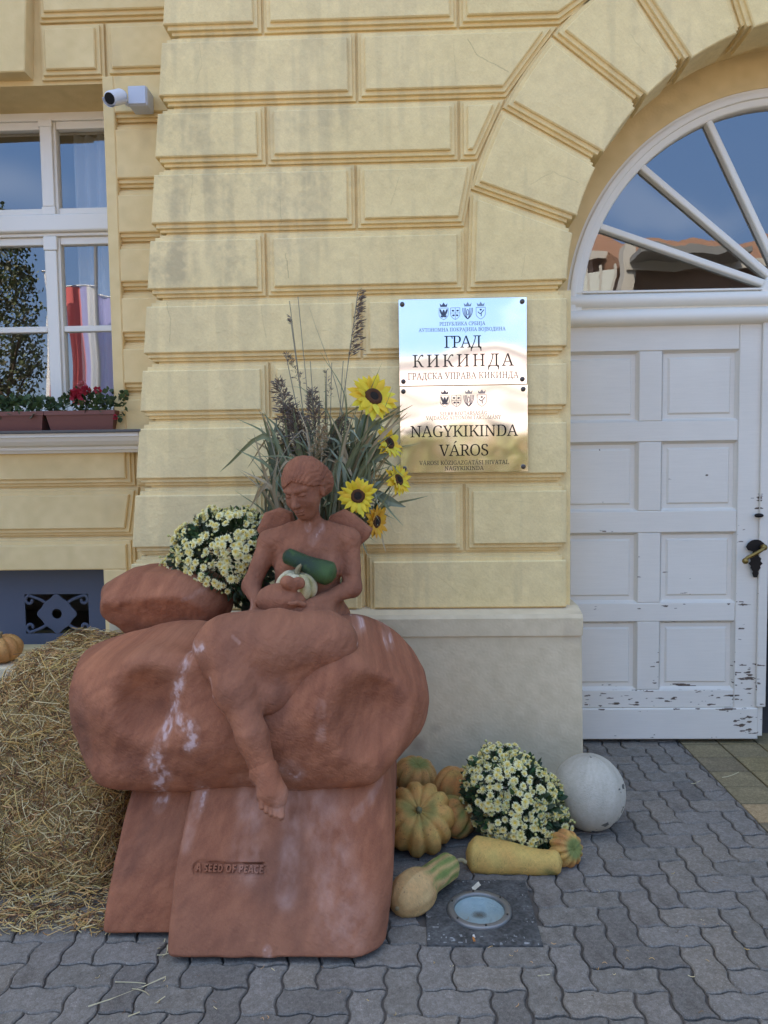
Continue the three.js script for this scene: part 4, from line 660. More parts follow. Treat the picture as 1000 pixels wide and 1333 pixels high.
{
  // the woman: legs, torso and arms in one field; head and hands on finer grids, all merged into one body
  const zb = 0.90, P0 = (x, y, z) => A3(x, y, z);
  const hip = P0(402, 800, zb), ches = P0(402, 725, zb), belly = P0(400, 768, zb + 0.01), shL = P0(352, 704, zb), shR = P0(455, 702, zb), elL = P0(327, 762, zb + 0.05), elR = P0(459, 765, zb + 0.05), wrL = P0(338, 793, zb + 0.16), wrR = P0(404, 789, zb + 0.185), nk0 = P0(404, 694, zb - 0.005), nk1 = P0(402, 655, zb + 0.015), brL = P0(376, 742, zb + 0.052), brR = P0(428, 740, zb + 0.052);
  const trapL = P0(380, 690, zb - 0.01), trapR = P0(428, 689, zb - 0.01), back = P0(403, 735, zb - 0.05);
  const kL = P0(300, 846, 1.22), kR = P0(424, 840, 1.19), kM = P0(360, 844, 1.22), sh1 = P0(307, 900, 1.365), sh2 = P0(329, 960, 1.445), an = P0(344, 1003, 1.475), hl = P0(338, 1010, 1.455), ft = P0(354, 1045, 1.535), c2a = P0(418, 872, 1.17), c2b = P0(350, 908, 1.325), c2c = P0(376, 930, 1.32), c2d = P0(348, 880, 1.28);
  const calfIn = P0(330, 920, 1.38);
  const body = (x, y, z) => {
    let d = ellS(x, y, z, ches, [0.126, 0.118, 0.078]); d = smin(d, ellS(x, y, z, belly, [0.118, 0.10, 0.078]), 0.05); d = smin(d, ellS(x, y, z, hip, [0.15, 0.07, 0.13]), 0.06); d = smin(d, ellS(x, y, z, back, [0.1, 0.11, 0.05]), 0.05);
    d = smin(d, capS(x, y, z, trapL, shL, 0.030, 0.040), 0.045); d = smin(d, capS(x, y, z, trapR, shR, 0.030, 0.040), 0.045);
    d = smin(d, ellS(x, y, z, brL, [0.042, 0.040, 0.036]), 0.03); d = smin(d, ellS(x, y, z, brR, [0.042, 0.040, 0.036]), 0.03);
    d = smin(d, capS(x, y, z, nk0, nk1, 0.042, 0.033), 0.035);
    let aL = smin(capS(x, y, z, shL, elL, 0.037, 0.030), capS(x, y, z, elL, wrL, 0.032, 0.021), 0.02), aR = smin(capS(x, y, z, shR, elR, 0.037, 0.030), capS(x, y, z, elR, wrR, 0.032, 0.021), 0.02);
    d = smin(d, aL, 0.022); d = smin(d, aR, 0.022);
    let l = Math.min(1e9, capS(x, y, z, kL, kM, 0.104, 0.116)); l = smin(l, capS(x, y, z, kM, kR, 0.116, 0.098), 0.05); l = smin(l, capS(x, y, z, kL, sh1, 0.094, 0.062), 0.05); l = smin(l, capS(x, y, z, sh1, sh2, 0.060, 0.043), 0.03); l = smin(l, capS(x, y, z, sh2, an, 0.043, 0.036), 0.03);
    l = smin(l, capS(x, y, z, c2a, c2b, 0.085, 0.055), 0.035); l = smin(l, capS(x, y, z, c2a, c2c, 0.085, 0.030), 0.03); l = smin(l, ellS(x, y, z, c2d, [0.085, 0.07, 0.055]), 0.03); l = smin(l, capS(x, y, z, hip, kL, 0.09, 0.09), 0.06); l = smin(l, capS(x, y, z, hip, kR, 0.09, 0.085), 0.06);
    d = smin(d, l, 0.05);
    return d + 0.004 * nz(x * 13, y * 13, z * 13) + 0.003 * (0.4 - Math.abs(nz(x * 19, y * 17, z * 19))) + 0.0014 * nz(x * 55, y * 55, z * 55);
  };
  const gs = [surfaceNets(body, [-0.86, 0.36, 0.46], [0.06, 1.40, 1.38], 0.0072)];
  // foot with toes
  const toes = [[340.5, 1051], [346.5, 1056], [352.5, 1060], [358.5, 1062], [366, 1063]].map(([x, y], i) => [P0(x - (i - 2) * 0.4, y - 17, 1.53), P0(x, y, 1.552), i === 4 ? 0.0112 : 0.0080]);
  const foot = (x, y, z) => { let d = smin(capS(x, y, z, an, P0(352, 1030, 1.515), 0.036, 0.030), capS(x, y, z, P0(344, 1037, 1.522), P0(363, 1042, 1.527), 0.019, 0.023), 0.03); d = smin(d, capS(x, y, z, an, P0(362, 1030, 1.51), 0.03, 0.026), 0.02); d = smin(d, capS(x, y, z, an, hl, 0.03, 0.028), 0.03); for (const [a, b, r] of toes) d = smin(d, capS(x, y, z, a, b, r, r * 0.95), 0.0035); return d; };
  gs.push(surfaceNets(foot, [an[0] - 0.11, an[1] - 0.22, an[2] - 0.12], [an[0] + 0.13, an[1] + 0.07, an[2] + 0.16], 0.0034));
  // head: turned to her right and bowed
  const hc = P0(397, 636, zb + 0.045), hq = new THREE.Quaternion().setFromEuler(new THREE.Euler(0.34, -0.42, 0.10, 'YXZ')), hi = hq.clone().invert(), tv = V(0, 0, 0);
  const K = SC;
  const face = (x, y, z) => {
    tv.set(x - hc[0], y - hc[1], z - hc[2]).applyQuaternion(hi).multiplyScalar(1 / K); const a = tv.x, b = tv.y, c = tv.z, s = Math.abs(a);
    let d = ell(a, b, c, [0, 0.022, -0.008], [0.067, 0.078, 0.080]); d = smin(d, ell(a, b, c, [0, -0.032, 0.024], [0.051, 0.066, 0.052]), 0.03); d = smin(d, ell(a, b, c, [0, -0.080, 0.048], [0.021, 0.016, 0.018]), 0.025); d = smin(d, ell(s, b, c, [0.033, -0.028, 0.042], [0.020, 0.022, 0.022]), 0.02);
    d = smax(d, -ell(s, b, c, [0.026, 0.000, 0.088], [0.019, 0.012, 0.016]), 0.014);
    d = smin(d, cap(a, b, c, [0, 0.012, 0.068], [0, -0.030, 0.090], 0.0075, 0.0098), 0.010); d = smin(d, ell(s, b, c, [0.0085, -0.034, 0.080], [0.0075, 0.006, 0.009]), 0.006);
    d = smin(d, cap(s, b, c, [0.012, 0.017, 0.073], [0.042, 0.018, 0.058], 0.006, 0.005), 0.012);
    d = smin(d, ell(s, b, c, [0.0265, -0.001, 0.063], [0.0145, 0.0080, 0.0105]), 0.003); d = smax(d, -cap(s, b, c, [0.014, -0.0055, 0.0735], [0.039, -0.0055, 0.0655], 0.0016, 0.0016), 0.002);
    d = smin(d, ell(a, b, c, [0, -0.0565, 0.073], [0.0185, 0.0055, 0.0085]), 0.006); d = smin(d, ell(a, b, c, [0, -0.0655, 0.0715], [0.0155, 0.0058, 0.0085]), 0.006); d = smax(d, -cap(a, b, c, [-0.018, -0.0607, 0.078], [0.018, -0.0607, 0.078], 0.0014, 0.0014), 0.002);
    d = smin(d, ell(s, b, c, [0.066, -0.012, 0.0], [0.009, 0.022, 0.013]), 0.006);
    const w = capS(x, y, z, nk0, nk1, 0.042, 0.033); return smin(d * K, w, 0.02);
  };
  gs.push(surfaceNets(face, [hc[0] - 0.14, hc[1] - 0.18, hc[2] - 0.15], [hc[0] + 0.14, hc[1] + 0.14, hc[2] + 0.16], 0.0029));
  // hands round the bowl: palm, four fingers, thumb
  const hand = (pm, pr, chains) => (x, y, z) => { let d = capS(x, y, z, pm[0], pm[1], pr[0], pr[1]); for (const [r, ...c] of chains) { let f = 1e9; for (let i = 0; i + 1 < c.length; i++) f = smin(f, capS(x, y, z, c[i], c[i + 1], r * (1 - 0.1 * i), r * (0.94 - 0.1 * i)), 0.003); d = smin(d, f, 0.006); } return d; };
  const hL = hand([wrL, P0(343, 799, 1.085)], [0.024, 0.022], [[0.0095, P0(338, 792, 1.08), P0(335, 784, 1.105), P0(341, 779, 1.120)], [0.0085, P0(347, 800, 1.09), P0(352, 803, 1.13), P0(360, 802, 1.155)], [0.0085, P0(350, 801, 1.07), P0(358, 806, 1.115), P0(368, 806, 1.14)], [0.0085, P0(346, 803, 1.06), P0(356, 808, 1.10), P0(364, 809, 1.13)], [0.0075, P0(344, 805, 1.05), P0(352, 810, 1.09), P0(358, 811, 1.12)]]);
  const hR = hand([wrR, P0(388, 794, 1.115)], [0.024, 0.021], [[0.0095, P0(396, 787, 1.12), P0(386, 785, 1.145), P0(377, 786, 1.152)], [0.0085, P0(384, 794, 1.13), P0(374, 799, 1.155), P0(364, 798, 1.16)], [0.0085, P0(384, 797, 1.115), P0(373, 803, 1.14), P0(362, 802, 1.145)], [0.0085, P0(386, 800, 1.10), P0(376, 806, 1.125), P0(366, 806, 1.13)], [0.0075, P0(388, 803, 1.09), P0(380, 808, 1.11), P0(372, 809, 1.12)]]);
  for (const [f, c] of [[hL, wrL], [hR, P0(385, 797, 1.12)]]) gs.push(surfaceNets(f, [c[0] - 0.12, c[1] - 0.09, c[2] - 0.1], [c[0] + 0.12, c[1] + 0.09, c[2] + 0.12], 0.0032));
  const fig = part('figure', clayUV(mergeGeometries(gs)), clayMat, sculpt, 'bare terracotta woman, head bowed, hands round a bowl');
  // hair: cap of hair parted over the brow, gathered behind
  const hair = (x, y, z) => {
    tv.set(x - hc[0], y - hc[1], z - hc[2]).applyQuaternion(hi).multiplyScalar(1 / K); const a = tv.x, b = tv.y, c = tv.z, s = Math.abs(a - 0.004);
    let d = ell(a, b, c, [0, 0.026, -0.014], [0.077, 0.086, 0.090]); d = smin(d, ell(a, b, c, [0.02, -0.002, -0.075], [0.05, 0.055, 0.04]), 0.03);
    const line = 0.052 - 0.55 * s - 8.0 * Math.max(0, s - 0.04) ** 2;           // hairline drops from the parting to the temples
    d = smax(d, smin(c + 0.004, b - 0, 1e-4) * 0 + Math.min((line - b) * 0.85, c - (0.004 + 0.10 * clamp(b + 0.03))), 0.006);
    const strands = 0.0007 * Math.sin(Math.atan2(b - 0.02, a) * 26 + 8 * nz(a * 20, b * 20, c * 20)) + 0.002 * nz(a * 30, b * 60, c * 40);
    return (d + strands) * K;
  };
  const hairGeo = surfaceNets(hair, [hc[0] - 0.14, hc[1] - 0.14, hc[2] - 0.18], [hc[0] + 0.14, hc[1] + 0.16, hc[2] + 0.15], 0.003);
  part('hair', clayUV(hairGeo), clayMat, fig);
  // bowl with its two knobs, seed wings behind the shoulders
  const bo = P0(366, 780, 1.088), kn = [P0(374, 758, 1.135), P0(389, 759, 1.125)];
  const bowl = (x, y, z) => { let d = ellS(x, y, z, bo, [0.083, 0.054, 0.066]); for (const k of kn) d = smin(d, ellS(x, y, z, k, [0.022, 0.021, 0.016]), 0.012); return smin(d, capS(x, y, z, kn[0], P0(381, 766, 1.125), 0.018, 0.014), 0.012) + 0.0015 * nz(x * 30, y * 30, z * 30); };
  part('bowl', clayUV(surfaceNets(bowl, [bo[0] - 0.12, bo[1] - 0.09, bo[2] - 0.1], [bo[0] + 0.13, bo[1] + 0.12, bo[2] + 0.12], 0.0042)), clayMat, sculpt);
  const wing = (pts, z0, th) => { const s = new THREE.Shape(pts.map(([x, y]) => { const p = W(x, y, z0 + SZ); return new THREE.Vector2(p.x, p.y); })); return toCreasedNormals(new THREE.ExtrudeGeometry(s, { depth: th, bevelEnabled: true, bevelThickness: 0.018, bevelSize: 0.014, bevelSegments: 4, bevelOffset: -0.012 }).translate(0, 0, z0 + SZ - th), 0.9); };
  const fixuv = (g) => clayUV(mergeVertices(g));
  part('wing', fixuv(wing([[424, 690], [430, 672], [447, 664], [461, 671], [484, 690], [480, 700], [463, 714], [445, 712]], 0.84, 0.05)), clayMat, sculpt);
  part('wing', fixuv(wing([[385, 690], [378, 668], [362, 662], [345, 668], [335, 690], [345, 705], [370, 708]], 0.84, 0.05)), clayMat, sculpt);
}
stamp('figure');
// ---------------------------------------------------------------- pumpkins and gourds
const rindTile = tex(512, 512, (u, v) => { const f = T1(u, v, 61) * 7 + T2(u, v, 33) * 8 + T3(u, v, 9) * 10, sc = clamp((T2(u, v, 13) + T1(u, v, 41) * 0.5 - 0.95) * 4), dot = T3(u * 2 % 1, v * 2 % 1, 47) > 0.82 ? 12 : 0, sn = clamp((T1(u, v, 4) + T3(u, v, 22) * 0.5 - 0.85) * 2.2); return [242 + f - 50 * sc + dot - 40 * sn, 241 + f - 62 * sc + dot * 0.9 - 44 * sn, 238 + f - 62 * sc + dot * 0.7 - 40 * sn]; });
const skin = (o = {}) => M({ vertexColors: true, map: rindTile, roughness: 0.55, bumpMap: withRep(speckBump, 2), bumpScale: 0.0022, ...o });
const skinMat = skin(), skinMatte = skin({ roughness: 0.62 });
function paintGeo(g, fn) { const p = g.attributes.position, c = new Float32Array(p.count * 3); for (let i = 0; i < p.count; i++) { const k = fn(p.getX(i), p.getY(i), p.getZ(i), i); c[i * 3] = k[0]; c[i * 3 + 1] = k[1]; c[i * 3 + 2] = k[2]; } g.setAttribute('color', new THREE.BufferAttribute(c, 3)); return g; }
const mix3 = (a, b, t) => [lerp(a[0], b[0], t), lerp(a[1], b[1], t), lerp(a[2], b[2], t)];
// axis along y; ribs, radius, half height
function pumpkinGeo({ ribs = 10, R, H, groove = 0.14, dimple = 0.22, seed = 1, color, sharp = 5 }) {
  const nu = ribs * 12, nv = 44, pos = [], uv = [], ind = [], tag = [];
  for (let j = 0; j <= nv; j++) for (let i = 0; i <= nu; i++) {
    const th = j / nv * Math.PI, ph = (i % nu) / nu * 2 * Math.PI, s = Math.sin(th), w = ph + 0.10 * nz(Math.cos(ph) * 1.5, Math.sin(ph) * 1.5, seed);
    const gr = Math.pow(Math.abs(Math.cos(ribs * w / 2)), sharp), big = 1 + 0.05 * nz(Math.cos(ph) * 1.2 + seed, th, Math.sin(ph) * 1.2);
    const r = R * Math.pow(s, 0.86) * (1 - groove * gr * Math.pow(s, 0.5)) * big, y = H * Math.cos(th) * (1 - dimple * Math.exp(-Math.pow(s / 0.33, 2))) - 0.03 * H * gr * Math.cos(th);
    pos.push(r * Math.cos(ph), y, r * Math.sin(ph)); uv.push(i / nu * 4, j / nv * 2); tag.push([ph, th, gr]);
  }
  for (let j = 0; j < nv; j++) for (let i = 0; i < nu; i++) { const a = j * (nu + 1) + i, b = a + nu + 1; ind.push(a, a + 1, b, a + 1, b + 1, b); }
  const g = new THREE.BufferGeometry(); g.setAttribute('position', new THREE.Float32BufferAttribute(pos, 3)); g.setAttribute('uv', new THREE.Float32BufferAttribute(uv, 2)); g.setIndex(ind); g.computeVertexNormals();
  return paintGeo(g, (x, y, z, i) => color(...tag[i], nz(x * 22 + seed, y * 22, z * 22), nz(x * 70, y * 70 + seed, z * 70)));
}
const woodStem = M({ color: 0x8d7f5c, roughness: 0.85, bumpMap: plasterBump, bumpScale: 0.002 }), greenStem = M({ color: 0x6b6a4a, roughness: 0.8 });
function stemGeo(h, r0, r1, bend = 0.3) { const c = new THREE.CatmullRomCurve3([V(0, -0.01, 0), V(0, h * 0.5, 0), V(bend * h, h, 0)]), g = new THREE.TubeGeometry(c, 8, 1, 7), p = g.attributes.position; for (let j = 0; j <= 8; j++) { const q = c.getPointAt(j / 8); for (let i = 0; i <= 7; i++) { const k = j * 8 + i, r = lerp(r0, r1, j / 8) * (i % 2 ? 1.12 : 0.9); p.setXYZ(k, q.x + (p.getX(k) - q.x) * r, q.y + (p.getY(k) - q.y) * r, q.z + (p.getZ(k) - q.z) * r); } } const end = new THREE.SphereGeometry(r1, 7, 5).translate(bend * h, h, 0); g.computeVertexNormals(); return mergeGeometries([g, end]); }
function pumpkin(name, label, c, turn, o, stem, mat = skinMat) {
  const t = thing(name, label, o.cat || 'pumpkin', c), q = new THREE.Quaternion().setFromEuler(new THREE.Euler(...turn));
  const b = shade(new THREE.Mesh(pumpkinGeo(o).applyQuaternion(q), mat)); b.name = 'rind'; t.add(b);
  if (stem) { const s = shade(new THREE.Mesh(stemGeo(...stem).translate(0, o.H * (1 - (o.dimple ?? 0.22)) - 0.004, 0).applyQuaternion(q), o.stemMat || woodStem)); s.name = 'stem'; t.add(s); }
  return t;
}
const OCH = [0.74, 0.38, 0.10], YEL = [0.78, 0.47, 0.12], GRN = [0.25, 0.28, 0.07], ORG = [0.68, 0.30, 0.085], TAN = [0.72, 0.47, 0.21], DGR = [0.03, 0.06, 0.022];
{
  const z1 = G(547, 1113).z - 0.06, c1 = W(546, 1066, z1);
  pumpkin('pumpkin', 'large ribbed yellow pumpkin with green streaks round its stem scar', c1.toArray(), [0.78, 0.3, 0.02], { ribs: 11, R: 0.139, H: 0.119, groove: 0.13, seed: 4, stemMat: greenStem, color: (ph, th, g, n, m) => mix3(mix3(OCH, YEL, clamp(0.5 + n)), GRN, clamp(sstep(1.15, 0.1, th) * (0.28 + 0.9 * n + 0.12 * g) + 0.05 * sstep(0.1, 0.6, n + 0.3) + m * 0.1)) }, [0.012, 0.016, 0.012, 0]);
  pumpkin('pumpkin', 'small ribbed orange pumpkin, the one resting against the plinth', [W(541, 1010, 0.2).x, W(541, 1010, 0.2).y, 0.2], [0.35, 0.5, -0.25], { ribs: 10, R: 0.100, H: 0.080, groove: 0.15, seed: 7, color: (ph, th, g, n, m) => mix3(mix3(ORG, OCH, clamp(0.5 + n)), GRN, clamp(sstep(0.75, 0.2, th) * 0.9 + 0.12 * g + 0.15 * n)) }, null);
  pumpkin('pumpkin', 'orange pumpkin wedged behind the large yellow one', [W(594, 1045, 0.40).x, 0.105, 0.40], [0.2, 0.9, -0.5], { ribs: 9, R: 0.10, H: 0.095, groove: 0.15, seed: 12, color: (ph, th, g, n, m) => mix3(mix3(ORG, OCH, clamp(0.4 + n)), GRN, clamp(0.35 * n + 0.1 * g)) }, null);
  pumpkin('pumpkin', 'dull green and orange pumpkin half hidden under the white flowers', [W(594, 1078, 0.62).x, 0.082, 0.60], [0.3, 0.2, -0.7], { ribs: 9, R: 0.088, H: 0.075, groove: 0.15, seed: 15, color: (ph, th, g, n, m) => mix3(ORG, GRN, clamp(0.45 + 0.9 * n + 0.2 * g)) }, null);
  pumpkin('pumpkin', 'small orange pumpkin with a long dry stem beside the sculpture base', [W(500, 1045, 0.62).x, 0.075, 0.62], [0.3, 0.2, 0.55], { ribs: 9, R: 0.062, H: 0.066, groove: 0.12, seed: 19, color: (ph, th, g, n, m) => mix3(ORG, TAN, clamp(0.4 + n)) }, [0.10, 0.013, 0.006, 0.5]);
  const z6 = 0.80; pumpkin('pumpkin', 'little knobbly yellow and orange pumpkin beside the stone ball', [W(737, 1091, z6).x, 0.056, z6], [1.3, 0.3, -0.6], { ribs: 12, R: 0.068, H: 0.052, groove: 0.2, seed: 23, sharp: 3, color: (ph, th, g, n, m) => mix3(mix3(YEL, ORG, clamp(0.5 + n * 1.5)), GRN, clamp(sstep(0.8, 0.3, th) + 0.2 * g)) }, null);
  const c7 = W(3, 838, -0.06); pumpkin('pumpkin', 'orange pumpkin on the ledge under the basement grille', [c7.x, 0.545 + 0.068, -0.06], [0.1, 0, 0.1], { ribs: 10, R: 0.095, H: 0.07, groove: 0.14, seed: 27, color: (ph, th, g, n, m) => mix3(ORG, OCH, clamp(0.4 + n)) }, [0.03, 0.01, 0.008, 0.3]);
  const c8 = W(386, 763, 0.825); pumpkin('pumpkin', 'cream striped little pumpkin held in the lap of the terracotta woman', c8.toArray(), [0.15, 0.2, -0.12], { ribs: 9, R: 0.077, H: 0.060, groove: 0.12, seed: 31, color: (ph, th, g, n, m) => mix3([0.78, 0.66, 0.42], [0.46, 0.38, 0.13], clamp(sstep(0.25, 0.7, g) * (0.4 + n) + (Math.abs(ph - 1.0) < 0.5 ? 0.5 : 0))) }, [0.042, 0.012, 0.009, 0.35], skinMatte);
}
// gourds: radius varies along a bent spine
function gourdGeo(pts, radii, color, seed, nu = 40, nv = 60, ribs = 0) {
  const c = new THREE.CatmullRomCurve3(pts), fr = c.computeFrenetFrames(nv, false), pos = [], uv = [], ind = [], tg = [];
  const up = V(0.13, 1, 0.2).normalize();
  for (let j = 0; j <= nv; j++) {
    const t = j / nv, q = c.getPointAt(t), T = c.getTangentAt(t), N = up.clone().addScaledVector(T, -up.dot(T)).normalize(), B = T.clone().cross(N), k = t * (radii.length - 1), i0 = Math.min(radii.length - 2, Math.floor(k)), f = k - i0, fs = f * f * (3 - 2 * f), endc = Math.sqrt(clamp(1 - Math.pow(Math.abs(2 * t - 1), 14)));
    const r0 = lerp(radii[i0], radii[i0 + 1], fs) * (j === 0 || j === nv ? 0.02 : 1);
    for (let i = 0; i <= nu; i++) { const a = (i % nu) / nu * 2 * Math.PI, r = r0 * (1 + (ribs ? 0.025 * Math.cos(ribs * a) : 0) + 0.03 * nz(Math.cos(a) + seed, Math.sin(a), t * 4)); const p = q.clone().addScaledVector(N, r * Math.cos(a)).addScaledVector(B, r * Math.sin(a)); pos.push(p.x, p.y, p.z); uv.push(i / nu * 3, t * 4); tg.push([t, a]); }
  }
  for (let j = 0; j < nv; j++) for (let i = 0; i < nu; i++) { const a = j * (nu + 1) + i, b = a + nu + 1; ind.push(a, b, a + 1, a + 1, b, b + 1); }
  const g = new THREE.BufferGeometry(); g.setAttribute('position', new THREE.Float32BufferAttribute(pos, 3)); g.setAttribute('uv', new THREE.Float32BufferAttribute(uv, 2)); g.setIndex(ind); g.computeVertexNormals();
  return paintGeo(g, (x, y, z, i) => color(tg[i][0], tg[i][1], nz(x * 18 + seed, y * 18, z * 18), nz(x * 60, y * 60, z * 60 + seed)));
}
const ends = (n, f) => Array.from({ length: n }, (_, i) => f(i / (n - 1)));
{
  const zb = G(532, 1196).z - 0.06, b = W(533, 1166, zb), n0 = W(570, 1137, zb - 0.10), n1 = W(594, 1121, zb - 0.16);
  const t = thing('gourd', 'pear shaped tan gourd with a green striped neck beside the ground light', 'gourd', [b.x, 0, b.z]);
  const s0 = b.clone().add(V(-0.045, -0.012, 0.055));
  part('rind', gourdGeo([s0, b, n0, n1], ends(26, (u) => { const bulb = 0.073 * Math.sqrt(Math.max(0, 1 - Math.pow((u - 0.30) / 0.31, 2))), neck = u > 0.28 ? 0.047 * Math.sqrt(clamp((1 - u) / 0.10)) * (0.9 + 0.12 * Math.sin((u - 0.3) * 4)) : 0; return Math.max(bulb, neck, 0.001); }), (u, a, n, m) => mix3(mix3([0.76, 0.50, 0.21], [0.76, 0.45, 0.18], clamp(0.5 + n)), [0.24, 0.30, 0.07], clamp(sstep(0.50, 0.68, u + 0.22 * n + 0.09 * Math.sin(a * 8)) * (0.72 + 0.5 * Math.sin(a * 9 + n * 3)))), 3, 44, 60, 10), skinMat, t);
  part('blossom_scar', new THREE.SphereGeometry(0.008, 10, 8).scale(1, 1, 0.5).translate(s0.x + 0.004, s0.y + 0.004, s0.z + 0.006), woodStem, t);
  part('stem', new THREE.TubeGeometry(new THREE.CatmullRomCurve3([n1.clone(), n1.clone().add(V(0.02, -0.002, -0.012)), n1.clone().add(V(0.036, -0.012, -0.012))]), 6, 0.008, 7), woodStem, t);
}
{
  const zc = G(668, 1140).z - 0.055, a = W(606, 1110, zc - 0.03), m = W(660, 1117, zc), e = W(733, 1122, zc + 0.03);
  const t = thing('squash', 'long smooth yellow squash lying under the white flowers', 'squash', [m.x, 0, m.z]);
  part('rind', gourdGeo([a, W(630, 1114, zc - 0.01), m, W(700, 1122, zc + 0.02), e], ends(30, (u) => lerp(0.066, 0.043, sstep(0.15, 0.9, u)) * Math.sqrt(clamp(u / 0.10)) * Math.pow(clamp((1 - u) / 0.06), 0.4)), (u, q, n, k) => mix3(mix3([0.80, 0.54, 0.14], [0.80, 0.47, 0.12], clamp(0.5 + n)), [0.17, 0.2, 0.05], clamp(sstep(0.13, 0.03, Math.hypot(u - 0.83, (q - 2.2) * 0.11)) * (0.5 + 1.3 * n) + 0.3 * sstep(0.94, 1, u))), 8), skinMat, t);
  part('scar', new THREE.SphereGeometry(0.006, 8, 6).scale(1, 0.6, 0.5).translate(W(638, 1127, zc + 0.05).x, W(638, 1127, zc + 0.05).y, zc + 0.053), M({ color: 0x5a3a1c }), t);
}
{
  const a = W(368, 721, 0.80), b = W(438, 751, 0.815), t = thing('courgette', 'dark green courgette laid across the arm of the terracotta woman', 'courgette', b.toArray());
  part('rind', gourdGeo([a, W(392, 731, 0.81), W(412, 740, 0.815), b], ends(24, (u) => lerp(0.030, 0.045, sstep(0.35, 0.85, u)) * Math.sqrt(clamp(u / 0.09)) * Math.sqrt(clamp((1 - u) / 0.12))), (u, q, n, k) => mix3(mix3([0.02, 0.05, 0.025], [0.03, 0.075, 0.02], clamp(0.5 + n)), [0.075, 0.15, 0.03], clamp(sstep(0.5, 1, u + 0.2 * n) * 0.8 + (k > 0.32 ? 0.5 : 0))), 5), skin({ roughness: 0.35 }), t);
}
// ---------------------------------------------------------------- guard stone, ground light
{
  const z = G(766, 1091).z - 0.10, c = W(767, 1039, z), R = 0.146, t = thing('guard_stone', 'round whitewashed guard stone at the corner of the gateway', 'stone ball', [c.x, 0, z]);
  const g = new THREE.SphereGeometry(R, 72, 48), p = g.attributes.position;
  for (let i = 0; i < p.count; i++) { const v = V().fromBufferAttribute(p, i), k = 1 + 0.02 * nz(v.x * 7, v.y * 7, v.z * 7) + 0.006 * nz(v.x * 30, v.y * 30, v.z * 30), y = v.y * k * 1.05; p.setXYZ(i, v.x * k, Math.max(y, -0.144), v.z * k); }
  g.computeVertexNormals(); g.translate(c.x, 0.145, z);
  const map = tex(1024, 512, (u, v) => { const a = 6.283 * u, X = Math.cos(a) * 3, Y = Math.sin(a) * 3, m = fbm(X * 1.2 + v * 2, Y * 1.2 + v * 5, 3, 4), f = fbm(u * 90, v * 60, 5, 2), ch = sstep(0.30, 0.34, fbm(u * 22, v * 14, 9, 4) + (v < 0.36 ? 0.10 : -0.06) + (u > 0.75 && u < 0.95 ? 0.03 : 0)), b = 186 + 18 * m + 11 * f; return [lerp(b, 96 + 20 * f, ch), lerp(b - 9, 92 + 20 * f, ch), lerp(b - 28, 84 + 20 * f, ch)]; });
  part('ball', g, M({ map, roughness: 0.92, bumpMap: withRep(speckBump, 3), bumpScale: 0.003 }), t);
}
